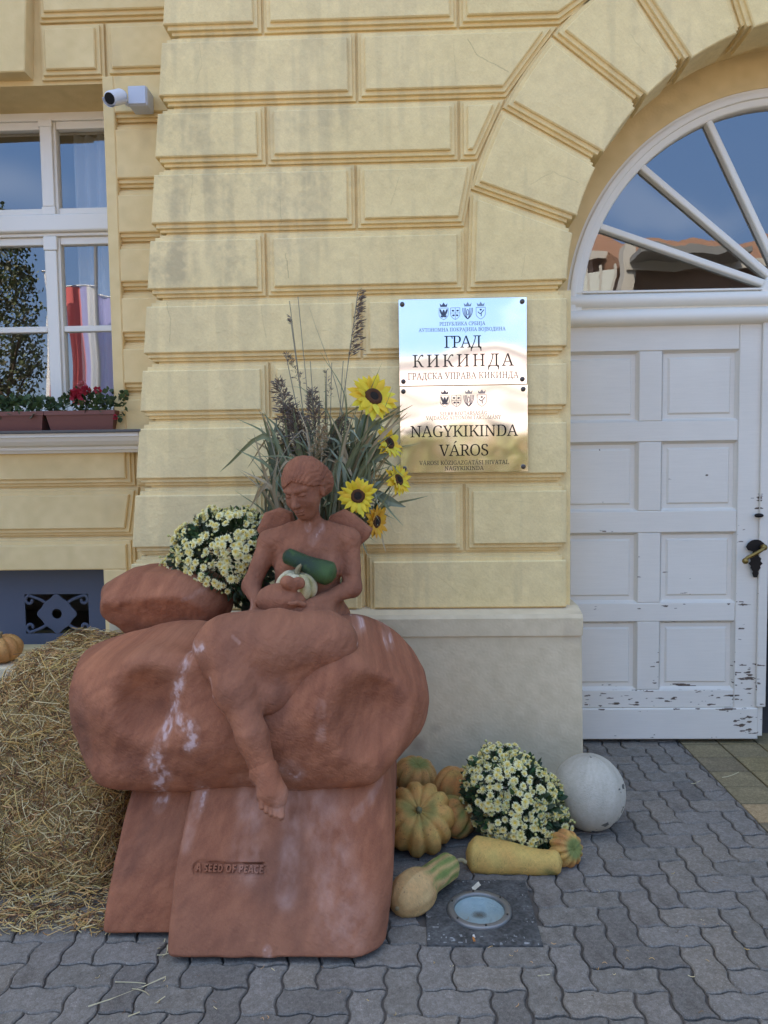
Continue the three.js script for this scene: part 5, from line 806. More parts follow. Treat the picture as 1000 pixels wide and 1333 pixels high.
{
  const { x, z, w, d } = LITE, t = thing('ground_light', 'round glass ground light set in a dark square concrete slab', 'ground light', [x, 0, z]);
  const cm = tex(512, 512, (u, v) => { const f = T1(u, v, 60) * 14 + T2(u, v, 23) * 12 + T3(u, v, 6) * 14, e = Math.min(u, v, 1 - u, 1 - v), wh = e < 0.11 && T2(u, v, 47) + T1(u, v, 13) * 0.7 > 0.75 ? 62 : 0, a = 78 + f + wh; return [a, a - 2, a - 6]; });
  const s = new THREE.Shape(rect(x - w / 2, x + w / 2, -z - d / 2, -z + d / 2).map((q) => new THREE.Vector2(...q))); const hp = new THREE.Path(); hp.absarc(x, -z - 0.0, 0.108, 0, Math.PI * 2, true); s.holes.push(hp);
  const sg = metreUV(new THREE.ExtrudeGeometry(s, { depth: 0.05, bevelEnabled: true, bevelThickness: 0.004, bevelSize: 0.004, bevelSegments: 2, bevelOffset: -0.004, curveSegments: 32 }).rotateX(-Math.PI / 2).translate(0, -0.045, 0), 1); const uv = sg.attributes.uv; for (let i = 0; i < uv.count; i++) uv.setXY(i, (uv.getX(i) - x + w / 2) / w, (uv.getY(i) - z + d / 2) / d);
  part('slab', sg, M({ map: cm, roughness: 0.85, bumpMap: withRep(speckBump, 2), bumpScale: 0.003 }), t);
  const pr = [[0.083, 0.0], [0.084, 0.011], [0.088, 0.014], [0.100, 0.013], [0.108, 0.010], [0.109, -0.03]].map((q) => new THREE.Vector2(...q));
  part('ring', new THREE.LatheGeometry(pr, 64).translate(x, 0.002, z), M({ color: 0x8b8985, metalness: 0.7, roughness: 0.45, bumpMap: speckBump, bumpScale: 0.0005 }), t);
  const gl = new THREE.LatheGeometry([[0.0001, 0.012], [0.03, 0.0118], [0.06, 0.011], [0.084, 0.008]].map((q) => new THREE.Vector2(...q)), 48).translate(x, 0.002, z);
  part('glass', gl, MP({ transmission: 1, thickness: 0, roughness: 0.12, ior: 1.6, color: 0xe8f4f6 }), t);
  const rib = []; for (let i = 0; i <= 40; i++) rib.push(new THREE.Vector2(0.0001 + 0.083 * (i / 40), -0.012 + 0.016 * Math.pow(i / 40, 2) + (i % 2) * 0.0022));
  part('reflector', new THREE.LatheGeometry(rib, 48).translate(x, 0, z), M({ color: 0xc4c9c8, metalness: 0.1, roughness: 0.5, bumpMap: speckBump, bumpScale: 0.004 }), t);
  for (let i = 0; i < 6; i++) part('screw', new THREE.CylinderGeometry(0.0035, 0.0035, 0.003, 10).translate(x + 0.096 * Math.cos(i * 1.047 + 0.4), 0.017, z + 0.096 * Math.sin(i * 1.047 + 0.4)), M({ color: 0x55524d, metalness: 0.8, roughness: 0.4 }), t);
  const cb = G(617, 1222, 0.012), q = thing('cigarette_end', 'orange tipped cigarette end on the dark slab', 'cigarette end', [cb.x, 0.0115, cb.z]);
  part('filter', new THREE.CylinderGeometry(0.0038, 0.0038, 0.018, 10).rotateX(Math.PI / 2).rotateY(0.1).translate(cb.x, 0.0095, cb.z), M({ color: 0xb9773a }), q); part('paper', new THREE.CylinderGeometry(0.0036, 0.0038, 0.012, 10).rotateX(Math.PI / 2).rotateY(0.1).translate(cb.x + 0.0015, 0.0095, cb.z - 0.0145), M({ color: 0xd8d2c6 }), q);
  const lf = G(620, 1156, 0.012), q2 = thing('dry_leaf', 'small curled dry leaf on the slab beside the squash', 'leaf', [lf.x, 0.01, lf.z]);
  const lg = new THREE.PlaneGeometry(0.026, 0.016, 6, 3), lp = lg.attributes.position; for (let i = 0; i < lp.count; i++) lp.setZ(i, 0.009 * Math.sin(lp.getX(i) * 130) + 0.3 * Math.abs(lp.getY(i))); lg.computeVertexNormals(); part('blade', lg.rotateX(-1.2).rotateY(0.5).translate(lf.x, 0.017, lf.z), M({ color: 0xcbbfa6 }), q2);
}
stamp('pumpkins, light');
// ---------------------------------------------------------------- chrysanthemums
const petal = (L, wd, lift, curl, a, r0) => { // one petal: base, two shoulders, tip
  const P = (r, s, y) => [Math.cos(a) * r - Math.sin(a) * s, y, Math.sin(a) * r + Math.cos(a) * s];
  const b0 = P(r0, -wd * 0.25, 0), b1 = P(r0, wd * 0.25, 0), m0 = P(r0 + L * 0.6, -wd * 0.5, lift * 0.75), m1 = P(r0 + L * 0.6, wd * 0.5, lift * 0.75), t = P(r0 + L, 0, lift - curl);
  return [...b0, ...m1, ...m0, ...b0, ...b1, ...m1, ...m0, ...m1, ...t];
};
function daisyGeo(seed, R) {
  const r = rng(seed), out = [], col = [], push = (v, c) => { out.push(...v); for (let i = 0; i < v.length / 3; i++) col.push(...c); };
  const cream = [0.90, 0.81, 0.38], pale = [0.92, 0.88, 0.56], yel = [0.78, 0.56, 0.06];
  for (const [n, k, lift, rr, c] of [[13, 1, 0.12, 0.22, pale], [11, 0.74, 0.34, 0.18, cream], [8, 0.46, 0.5, 0.10, mix3(cream, yel, 0.4)]]) for (let i = 0; i < n; i++) push(petal(R * (k - rr) * (0.9 + 0.2 * r()), R * 0.30, R * lift * (0.8 + 0.5 * r()), R * 0.10 * r(), (i + r() * 0.5) / n * 6.2832, R * rr), mix3(c, cream, r() * 0.4));
  const s = new THREE.SphereGeometry(R * 0.22, 7, 4, 0, 6.2832, 0, 1.6).scale(1, 0.8, 1).translate(0, R * 0.18, 0).toNonIndexed(); push([...s.attributes.position.array], yel);
  const g = new THREE.BufferGeometry(); g.setAttribute('position', new THREE.Float32BufferAttribute(out, 3)); g.setAttribute('color', new THREE.Float32BufferAttribute(col, 3)); g.computeVertexNormals(); return g;
}
const petalMat = MP({ vertexColors: true, roughness: 0.75, transmission: 0.25, thickness: 0 });
const leafMat = MP({ color: rgb(0.048, 0.088, 0.030), roughness: 0.6, transmission: 0.15, thickness: 0 });
const leafShape = (L, wd) => { const g = new THREE.BufferGeometry(); const p = [[0, 0, 0], [wd * 0.5, L * 0.35, 0.08 * L], [0, L * 0.45, 0], [-wd * 0.5, L * 0.35, 0.08 * L], [wd * 0.32, L * 0.75, 0.02 * L], [-wd * 0.32, L * 0.75, 0.02 * L], [0, L, -0.08 * L]]; g.setAttribute('position', new THREE.Float32BufferAttribute(p.flat(), 3)); g.setIndex([0, 1, 2, 0, 2, 3, 1, 4, 2, 2, 5, 3, 2, 4, 6, 2, 6, 5]); g.computeVertexNormals(); return g; };
function scatter(name, geo, mat, parent, list) { // many small alike pieces as one part
  const m = new THREE.InstancedMesh(geo, mat, list.length), o = new THREE.Object3D(), w = worldOf(parent);
  list.forEach((l, i) => { o.position.copy(l.p).sub(w); o.quaternion.copy(l.q); o.scale.setScalar(l.s); if (l.s3) o.scale.set(...l.s3); o.updateMatrix(); m.setMatrixAt(i, o.matrix); if (l.c) m.setColorAt(i, l.c); });
  m.name = name; m.userData.kind = 'stuff'; shade(m); parent.add(m); return m;
}
const aim = (dir, spin) => { const q = new THREE.Quaternion().setFromUnitVectors(V(0, 1, 0), dir); return q.multiply(new THREE.Quaternion().setFromAxisAngle(V(0, 1, 0), spin)); };
const daisies = [3, 8, 13].map((s) => daisyGeo(s, 1));
function mum(label, c, rad, axis, n, lim, fl, seed, keep, pot, skew = 0) {
  const t = thing('chrysanthemum', label, 'flowers', [c.x, c.y - rad[1], c.z]), r = rng(seed), ax = V(...axis).normalize(), w = worldOf(t), leaves = [];
  for (let i = 0; i < 2600; i++) {
    const d = V(r() * 2 - 1, r() * 2 - 1, r() * 2 - 1).normalize(), k = Math.cbrt(0.25 + 0.75 * r()) * 0.97, p = V(c.x + d.x * rad[0] * k - skew * d.y, c.y + d.y * rad[1] * k, c.z + d.z * rad[2] * k);
    leaves.push({ p, q: aim(d.clone().add(V(r() - 0.5, r() - 0.5, r() - 0.5).multiplyScalar(1.5)).normalize(), r() * 6.28), s: 0.7 + 0.7 * r(), c: rgb(0.6 + 0.7 * r(), 0.6 + 0.6 * r(), 0.6 + 0.5 * r()) });
  }
  scatter('foliage', leafShape(0.034, 0.016), leafMat, t, leaves);
  const N = n * 3, stems = []; let made = 0;
  const more = [], order = Array.from({ length: N }, (_, i) => i).sort((a, b) => ((a * 7919) % N) - ((b * 7919) % N));
  for (const i of order) {
    const y = 1 - 2 * (i + 0.5) / N, a = i * 2.39996 + 0.25 * r(), s = Math.sqrt(1 - y * y), d = V(s * Math.cos(a), y, s * Math.sin(a)); d.add(V(r() - 0.5, r() - 0.5, r() - 0.5).multiplyScalar(0.16)).normalize();
    if (d.dot(ax) < lim + 0.15 * (r() - 0.5) || !keep(d, r) || nz(d.x * 3.2 + seed, d.y * 3.2, d.z * 3.2) < -0.40) continue;
    const k = 0.97 + 0.10 * r() + 0.24 * nz(d.x * 2.3, d.y * 2.3, d.z * 2.3 + seed), p = V(c.x + d.x * rad[0] * k - skew * d.y, c.y + d.y * rad[1] * k, c.z + d.z * rad[2] * k), f = r() < 0.14 ? 0.5 : 0.74 + 0.46 * r();
    const turn = aim(d.clone().multiplyScalar(1.2).add(ax.clone().multiplyScalar(0.5)).add(V(r() - 0.5, r() - 0.5, r() - 0.5).multiplyScalar(0.7)).normalize(), r() * 6.28);
    if (made < 298) { const m = shade(new THREE.Mesh(daisies[(r() * 3) | 0], petalMat)); m.name = 'flower'; m.position.copy(p).sub(w); m.quaternion.copy(turn); m.scale.setScalar(fl * f); t.add(m); } else more.push({ p, q: turn, s: fl * f });
    made++;
    stems.push({ p: p.clone().addScaledVector(d, -0.034), q: aim(d, 0), s: 1 });
    if (r() < 0.35) stems.push({ p: p.clone().add(V(r() - 0.5, r() - 0.5, r() - 0.5).multiplyScalar(0.05)).addScaledVector(d, -0.03), q: aim(d, 0), s: 0.9, bud: 1 });
  }
  if (more.length) scatter('flowers', daisies[1], petalMat, t, more);
  scatter('stems', new THREE.CylinderGeometry(0.0016, 0.002, 0.07, 5), M({ color: rgb(0.05, 0.08, 0.03) }), t, stems);
  const buds = stems.filter((q) => q.bud).map((q) => ({ ...q, p: q.p.clone().add(V(0, 0.034, 0).applyQuaternion(q.q)) })); if (buds.length) scatter('buds', new THREE.SphereGeometry(0.0062, 7, 6), M({ color: rgb(0.45, 0.42, 0.14) }), t, buds);
  if (pot) part('pot', new THREE.CylinderGeometry(pot.r, pot.r * 0.75, pot.h, 26, 1).applyQuaternion(new THREE.Quaternion().setFromUnitVectors(V(0, 1, 0), V(...pot.up).normalize())).translate(...pot.at), M({ color: 0x1d1c1a, roughness: 0.6 }), t);
  return t;
}
{
  const c = W(296, 727, 0.42), p = W(345, 785, 0.40);
  mum('pale yellow chrysanthemum bush leaning on the terracotta boulder behind the woman', c, [0.235, 0.205, 0.19], [-0.62, 0.35, 0.72], 330, -0.05, 0.0185, 41, (d, r) => d.x * 0.80 + d.y * -0.60 < 0.52 && !(d.y < -0.45 && r() < 0.45), { r: 0.085, h: 0.12, up: [-0.7, 0.6, 0.4], at: [p.x, p.y, 0.4] }, -0.03);
  const z2 = 0.60, c2 = W(670, 1043, z2);
  mum('pale yellow chrysanthemum bush in front of the plinth above the long squash', c2, [0.190, 0.195, 0.19], [0.18, 0.40, 0.88], 340, -0.12, 0.0172, 57, (d, r) => !(d.x < -0.72 && d.y > -0.2 && r() < 0.7) && !(d.y < -0.75), { r: 0.09, h: 0.11, up: [0.1, 1, 0.35], at: [c2.x, 0.06, z2 - 0.06] }, 0.05);
}
stamp('flowers');
// ---------------------------------------------------------------- straw bale, loose straw
const strawGeo = new THREE.CylinderGeometry(0.0014, 0.0017, 1, 3, 3); { const p = strawGeo.attributes.position; for (let i = 0; i < p.count; i++) p.setX(i, p.getX(i) + 0.03 * (0.25 - p.getY(i) ** 2)); strawGeo.computeVertexNormals(); }
const strawMat = M({ color: 0xffffff, roughness: 0.6 });
const strawCol = (r) => { const k = r(); return k < 0.3 ? rgb(0.15 + 0.08 * r(), 0.095, 0.035) : k < 0.82 ? rgb(0.54 + 0.16 * r(), 0.345 + 0.09 * r(), 0.11 + 0.04 * r()) : rgb(0.74, 0.58, 0.29); };
{
  const x1 = W(152, 1030, 0.85).x, x0 = x1 - 0.80, z0 = 0.40, z1 = 0.98, top = W(70, 838, 0.62).y - 0.025, cx = (x0 + x1) / 2, cz = (z0 + z1) / 2, t = thing('straw_bale', 'loose golden straw bale standing beside the sculpture', 'straw bale', [cx, 0, cz]);
  const g = new THREE.BoxGeometry(x1 - x0, top, z1 - z0, 40, 44, 30), p = g.attributes.position, hx = (x1 - x0) / 2, hy = top / 2, hz = (z1 - z0) / 2, rad = 0.085;
  const shape = (x, y, z) => { // round the edges, lean and dent
    const q = V(clamp(x, -hx + rad, hx - rad), clamp(y, -hy, hy - rad * 1.2), clamp(z, -hz + rad, hz - rad)), d = V(x, y, z).sub(q); if (d.lengthSq() > 1e-9) d.setLength(Math.min(d.length(), rad)); q.add(d); const n = 0.030 * nz(q.x * 6, q.y * 6, q.z * 6) + 0.014 * nz(q.x * 19, q.y * 19, q.z * 19); q.multiplyScalar(1 + n); const w = (q.y + hy) / top; q.x += 0.02 * Math.sin(w * 3) - 0.05 * sstep(0.3, 1, w); q.z -= 0.20 * Math.pow(Math.max(w, 0), 1.3); q.y -= 0.22 * sstep(0.02, -0.22, q.x) * sstep(0.4, 1, w); return q;
  };
  for (let i = 0; i < p.count; i++) { const q = shape(p.getX(i), p.getY(i), p.getZ(i)); p.setXYZ(i, q.x + cx, q.y + hy, q.z + cz); }
  g.computeVertexNormals();
  part('core', g, M({ color: rgb(0.42, 0.29, 0.115), roughness: 1, bumpMap: withRep(speckBump, 3), bumpScale: 0.01 }), t);
  const r = rng(91), list = [], nrm = g.attributes.normal, B = V(0, 0, 0), N = V(0, 0, 0);
  for (let i = 0; i < 42000; i++) {
    const k = (r() * p.count) | 0; B.fromBufferAttribute(p, k); N.fromBufferAttribute(nrm, k); if (N.z < -0.4 || N.y < -0.5 || N.x < -0.7) continue;
    const P1 = B.clone().add(V(cx, 0, cz)).add(V(r() - 0.5, r() - 0.5, r() - 0.5).multiplyScalar(0.03)).addScaledVector(N, r() * 0.014 - 0.004);
    const dir = V(r() - 0.5, (r() - 0.5) * 0.75, r() - 0.5); dir.addScaledVector(N, -dir.dot(N)).normalize().addScaledVector(N, (r() - 0.45) * (r() < 0.2 ? 0.9 : 0.28)).normalize();
    const L = 0.04 + 0.09 * r() * r() + (r() < 0.04 ? 0.08 : 0), w = 0.45 + 0.75 * r(); list.push({ p: P1, q: aim(dir, r() * 6.28), s: 1, s3: [w, L, w], c: strawCol(r) });
  }
  scatter('straw', strawGeo, strawMat, t, list);
  const loose = thing('loose_straw', 'loose straws fallen round the bale on the pavement', 'straw', [cx, 0, 1.3]); loose.userData.kind = 'stuff';
  const l2 = [];
  for (let i = 0; i < 1100; i++) { const a = r(), q = G(lerp(-60, 150, r()), lerp(1150, 1215, Math.pow(r(), 1.6)) , 0.004); const y = 0.003 + r() * 0.02; l2.push({ p: V(q.x, y, q.z), q: aim(V(r() - 0.5, (r() - 0.5) * 0.12, (r() - 0.5) * 0.8).normalize(), r() * 6), s: 1, s3: [1, 0.03 + 0.1 * r() * r(), 1], c: strawCol(r) }); }
  for (const [a, b, c, d] of [[115, 1310, 216, 1271], [150, 1278, 190, 1280], [167, 1323, 215, 1297], [172, 1287, 195, 1296], [60, 1205, 110, 1200], [205, 1243, 222, 1240], [40, 1213, 52, 1200], [940, 1012, 962, 1005], [560, 1160, 590, 1157], [700, 1270, 716, 1268], [205, 1235, 215, 1222], [212, 1245, 218, 1230], [900, 1020, 912, 1016]]) { const u = G(a, b, 0.007), v = G(c, d, 0.007), m = u.clone().add(v).multiplyScalar(0.5); l2.push({ p: m, q: aim(v.clone().sub(u).normalize(), 1), s: 1, s3: [1.1, v.distanceTo(u), 1.1], c: rgb(0.5, 0.42, 0.24) }); }
  for (let i = 0; i < 90; i++) { const q = G(lerp(0, 1000, r()), lerp(1100, 1330, r()), 0.005); l2.push({ p: V(q.x, 0.004, q.z), q: aim(V(r() - 0.5, 0, r() - 0.5).normalize(), 0), s: 1, s3: [0.6, 0.008 + 0.012 * r(), 0.6], c: strawCol(r) }); }
  scatter('straw', strawGeo, strawMat, loose, l2);
}
stamp('straw');
// ---------------------------------------------------------------- reeds and sunflowers behind the woman
{
  const W0 = W, Wd = (x, y, z) => W0(x, y, z - 0.22);
  const bz = 0.60, base = Wd(412, 800, bz), t = thing('reed_bouquet', 'bunch of dry reeds and grass standing behind the terracotta woman', 'reeds', base.toArray()), r = rng(303);
  const dry = M({ color: rgb(0.30, 0.25, 0.16), roughness: 0.8 }), grey = MP({ color: rgb(0.21, 0.225, 0.105), roughness: 0.6, transmission: 0.15, thickness: 0 }), tan = MP({ color: rgb(0.48, 0.37, 0.21), roughness: 0.7, transmission: 0.2, thickness: 0 }), blue = MP({ color: rgb(0.23, 0.26, 0.17), roughness: 0.5, transmission: 0.12, thickness: 0 }), plumeA = MP({ color: rgb(0.19, 0.145, 0.11), roughness: 0.9, transmission: 0.2, thickness: 0 }), plumeB = MP({ color: rgb(0.34, 0.24, 0.12), roughness: 0.9, transmission: 0.2, thickness: 0 });
  const ribbon = (pts, wd, n = 16) => { const c = new THREE.CatmullRomCurve3(pts), pos = [], ind = [], tw = r() * 3; for (let i = 0; i <= n; i++) { const u = i / n, q = c.getPoint(u), T = c.getTangent(u), s = T.clone().cross(V(Math.sin(tw + u), 0.15, Math.cos(tw * 0.7 + u * 0.8) + 0.6)).normalize(), h = wd * 0.5 * Math.sqrt(clamp(u * 6 + 0.25)) * Math.pow(1 - u, 0.7) + 0.0004, k = T.clone().cross(s).multiplyScalar(h * 0.35); pos.push(...q.clone().addScaledVector(s, -h).toArray(), ...q.clone().add(k).toArray(), ...q.clone().addScaledVector(s, h).toArray()); if (i < n) { const a = i * 3; ind.push(a, a + 1, a + 3, a + 1, a + 4, a + 3, a + 1, a + 2, a + 4, a + 2, a + 5, a + 4); } } const g = new THREE.BufferGeometry(); g.setAttribute('position', new THREE.Float32BufferAttribute(pos, 3)); g.setIndex(ind); g.computeVertexNormals(); return g; };
  const root = () => Wd(412 + (r() - 0.5) * 34, 790, bz + (r() - 0.5) * 0.1), stalk = (a, b, c, rr) => new THREE.TubeGeometry(new THREE.CatmullRomCurve3([a, b, c]), 14, rr, 5);
  const spray = (p0, p1, wd, n, L, side = 0) => { const gs = [], ax = p1.clone().sub(p0), len = ax.length(); ax.normalize(); for (let i = 0; i < n; i++) { const u = r(), q = p0.clone().addScaledVector(ax, u * len), o = V(r() - 0.5 + side, (r() - 0.5) * 0.6, r() - 0.5).normalize(), d = ax.clone().multiplyScalar(0.5 + 0.7 * r()).add(o.multiplyScalar(0.9)).normalize(), e = q.clone().addScaledVector(d, wd * (1 - u * 0.75) * (0.3 + r())); e.y -= wd * 0.25 * r(); const leaf = leafShape(L * (0.7 + 0.6 * r()), L * 0.24).applyQuaternion(aim(d.clone().add(V(0, -0.35, 0)).normalize(), r() * 6)); gs.push(leaf.translate(e.x, e.y, e.z)); if (i % 3 === 0) gs.push(leafShape(e.distanceTo(q), 0.0022).applyQuaternion(aim(e.clone().sub(q).normalize(), 0)).translate(q.x, q.y, q.z)); } return mergeGeometries(gs); };
  // tall stalks that end in a plume: foot of the plume, its tip, width, flakes, side
  for (const [ax, ay, bx, by, z, wd, n, L, side, m] of [[452, 468, 466, 380, 0.56, 0.055, 170, 0.024, 0.55, plumeA], [388, 570, 362, 497, 0.62, 0.065, 420, 0.024, 0, plumeA], [392, 500, 372, 460, 0.55, 0.018, 80, 0.018, 0.2, plumeA], [412, 560, 406, 508, 0.66, 0.045, 300, 0.022, 0, plumeA], [412, 602, 420, 556, 0.72, 0.036, 200, 0.022, 0, plumeB], [430, 520, 425, 482, 0.55, 0.010, 34, 0.016, 0, plumeA], [402, 590, 378, 530, 0.64, 0.065, 380, 0.024, 0, plumeA], [436, 610, 446, 545, 0.6, 0.055, 300, 0.022, 0, plumeA], [385, 425, 378, 412, 0.5, 0.012, 22, 0.018, -0.6, plumeA], [380, 620, 366, 560, 0.6, 0.05, 220, 0.022, 0, plumeA]]) {
    const a = Wd(ax, ay, z), b = Wd(bx, by, z); part('stalk', stalk(root(), Wd((412 + ax) / 2 + 4, (760 + ay) / 2, z), b, 0.0022), dry, t); part('plume', spray(a, b, wd, n, L, side), m, t);
  }
  for (const [ax, ay, z] of [[377, 392, 0.5], [388, 386, 0.52], [447, 470, 0.5], [432, 472, 0.55], [404, 470, 0.5]]) part('stalk', stalk(root(), Wd((412 + ax) / 2 + 5, (770 + ay) / 2, z), Wd(ax, ay, z), 0.0019), dry, t);
  // named blades: bend and tip on the photograph
  for (const [mx, my, ex, ey, wd, m] of [[385, 600, 330, 594, 0.012, grey], [385, 640, 318, 570, 0.010, grey], [372, 600, 345, 540, 0.012, grey], [395, 560, 332, 655, 0.008, dry], [445, 540, 402, 398, 0.008, dry], [450, 520, 417, 458, 0.012, grey], [400, 510, 368, 502, 0.008, grey], [440, 560, 388, 500, 0.009, grey], [440, 545, 482, 552, 0.02, blue], [455, 560, 470, 575, 0.018, blue], [430, 560, 500, 512, 0.014, grey], [470, 540, 497, 473, 0.012, grey], [460, 600, 468, 575, 0.016, tan], [440, 640, 447, 600, 0.018, tan], [465, 600, 482, 632, 0.012, tan], [430, 620, 438, 690, 0.012, tan], [452, 560, 448, 482, 0.012, grey], [424, 540, 423, 475, 0.014, grey], [480, 620, 510, 606, 0.012, grey], [370, 640, 355, 622, 0.03, tan], [372, 650, 362, 612, 0.026, tan], [440, 600, 464, 640, 0.012, grey], [350, 560, 347, 533, 0.006, dry], [395, 600, 362, 655, 0.012, tan], [490, 560, 512, 503, 0.01, grey], [505, 620, 506, 668, 0.01, dry], [410, 560, 462, 655, 0.02, grey]]) {
    const z = 0.52 + 0.22 * r(); part('blade', ribbon([root(), Wd((412 + mx) / 2, (790 + my) / 2, z), Wd(mx, my, z), Wd(ex, ey, z + 0.03)], wd * 1.15), m, t);
  }
  // dense filling of the bunch
  const fill = [[], [], []];
  for (let i = 0; i < 440; i++) { const mx = 418 + (r() - 0.5) * 140, my = 565 + r() * 120, z = bz + (r() - 0.5) * 0.2, ex = mx + (mx - 412) * 0.7 * r() + (r() - 0.5) * 50, ey = my - 10 - r() * 55 + (r() < 0.35 ? 65 : 0); fill[r() < 0.42 ? 0 : r() < 0.55 ? 1 : 2].push(ribbon([root(), Wd(mx, my, z), Wd(ex, ey, z + 0.02)], 0.010 + 0.030 * r(), 9)); }
  fill.forEach((g, i) => { const m = part('grass', mergeGeometries(g), [grey, tan, blue][i], t); m.userData.kind = 'stuff'; });

  // sunflowers
  const petalShape = (L, wd, s) => { const g = new THREE.PlaneGeometry(wd, L, 2, 4).translate(0, L / 2, 0), p = g.attributes.position; for (let i = 0; i < p.count; i++) { const u = p.getY(i) / L, x = p.getX(i) * Math.pow(Math.sin(Math.min(1, u * 0.82 + 0.18) * Math.PI), 0.75); p.setXYZ(i, x, p.getY(i), 0.16 * L * Math.sin(u * 2.4 + s) - 0.25 * Math.abs(x)); } g.computeVertexNormals(); return g; };
  const pg = [petalShape(1, 0.46, 0), petalShape(0.92, 0.42, 0.5), petalShape(1.05, 0.40, -0.4)];
  const pm = [[0.80, 0.58, 0.012], [0.82, 0.50, 0.01], [0.78, 0.64, 0.03]].map((c) => MP({ color: rgb(...c), roughness: 0.7, transmission: 0.22, thickness: 0, vertexColors: false })), po = [[0.74, 0.36, 0.008], [0.76, 0.42, 0.012]].map((c) => MP({ color: rgb(...c), roughness: 0.7, transmission: 0.22, thickness: 0 }));
  const discMat = M({ color: rgb(0.020, 0.012, 0.006), roughness: 0.9, bumpMap: withRep(speckBump, 2), bumpScale: 0.004 }), discRim = M({ color: rgb(0.10, 0.035, 0.008), roughness: 0.9, bumpMap: speckBump, bumpScale: 0.004 }), sepalMat = M({ color: rgb(0.07, 0.10, 0.03), roughness: 0.7 }), blueLeaf = MP({ color: rgb(0.25, 0.30, 0.21), roughness: 0.45, transmission: 0.1, thickness: 0 });
  const bigLeaf = (a, b, wd, sag) => { const ax = b.clone().sub(a), L = ax.length(), g = new THREE.PlaneGeometry(wd, L, 6, 12).translate(0, L / 2, 0), p = g.attributes.position; for (let i = 0; i < p.count; i++) { const u = p.getY(i) / L, x = p.getX(i) * Math.pow(Math.sin(Math.PI * Math.pow(clamp(u, 0, 0.999), 0.62)), 0.9); p.setXYZ(i, x, p.getY(i), 0.30 * Math.abs(x) + sag * L * Math.sin(u * 3.1) + 0.004 * nz(x * 60, u * 6, 1)); } g.computeVertexNormals(); return g.applyQuaternion(aim(ax.clone().normalize(), 0)).translate(a.x, a.y, a.z); };
  const flower = (px, py, z, R, dir, label, orange, leaf, disc = 0.34) => {
    const c = Wd(px, py, z), d = V(...dir).normalize(), s = thing('sunflower', label, 'sunflower', c.toArray()), q = new THREE.Quaternion().setFromUnitVectors(V(0, 0, 1), d), n = 19;
    for (let k = 0; k < 2; k++) for (let i = 0; i < n - k * 4; i++) {
      const m = shade(new THREE.Mesh(pg[(r() * 3) | 0], orange ? po[(r() * 2) | 0] : pm[r() < 0.5 ? 0 : r() < 0.5 ? 1 : 2])); m.name = 'petal'; const a = (i + 0.5 * k + 0.3 * r()) / (n - k * 4) * 6.2832, L = R * (1 - disc * 0.75) * (k ? 0.86 : 1) * (0.78 + 0.42 * r());
      const lq = new THREE.Quaternion().setFromEuler(new THREE.Euler(0.12 + (k ? -0.0 : -0.22) + (r() - 0.5) * 0.35 + (orange ? 0.1 : 0), 0, a, 'ZXY')); m.scale.set(L * 0.92, L, L); m.quaternion.copy(q).multiply(lq); m.position.copy(V(0, R * disc * 0.75, 0.004 * k).applyAxisAngle(V(0, 0, 1), a).applyQuaternion(q)); s.add(m);
    }
    const put = (name, g, m) => { const o = shade(new THREE.Mesh(g.applyQuaternion(q), m)); o.name = name; s.add(o); };
    put('disc_rim', new THREE.TorusGeometry(R * disc * 0.72, R * 0.12, 8, 30).scale(1, 1, 0.9).translate(0, 0, 0.004), discRim);
    put('disc', new THREE.SphereGeometry(R * disc * 0.78, 24, 12).scale(1, 1, 0.32).translate(0, 0, 0.006), discMat);
    put('sepals', mergeGeometries(Array.from({ length: 12 }, (_, i) => leafShape(R * 0.75, R * 0.28).rotateX(0.15).rotateZ(i / 12 * 6.283).translate(0, 0, -0.006))), sepalMat);
    const e = c.clone().addScaledVector(d, -0.02), st = new THREE.TubeGeometry(new THREE.CatmullRomCurve3([c.clone().addScaledVector(d, -0.004), e, e.clone().lerp(Wd(425, 770, 0.62), 0.5).add(V(0, 0.03, -0.02)), Wd(420 + 10 * r(), 780, 0.6)]), 16, 0.004, 6);
    part('stem', st, sepalMat, s);
    for (const [ax, ay, bx, by, wd, lz] of leaf || []) part('leaf', bigLeaf(Wd(ax, ay, lz - 0.02), Wd(bx, by, lz + 0.02), wd, 0.08), blueLeaf, s);
  };
  flower(486, 517, 0.66, 0.108, [0.45, 0.42, 0.8], 'large yellow sunflower, the topmost in the bunch', false, [[470, 545, 500, 556, 0.075, 0.6], [476, 575, 462, 540, 0.05, 0.6]]);
  flower(506, 577, 0.64, 0.076, [0.72, 0.35, 0.55], 'small yellow sunflower turned aside just under the topmost one', false, [[472, 598, 508, 590, 0.05, 0.62]]);
  flower(518, 625, 0.62, 0.070, [0.70, 0.30, 0.58], 'small yellow sunflower turned aside, close to the lower plaque', false, [[488, 640, 529, 660, 0.05, 0.62]]);
  flower(466, 646, 0.74, 0.078, [0.02, 0.15, 1], 'round yellow sunflower facing forward beside the woman’s shoulder', false, [[470, 648, 500, 640, 0.04, 0.66]], 0.36);
  flower(489, 679, 0.66, 0.076, [0.75, -0.1, 0.5], 'orange sunflower hanging lowest behind the wing', true);
}
stamp('bouquet');
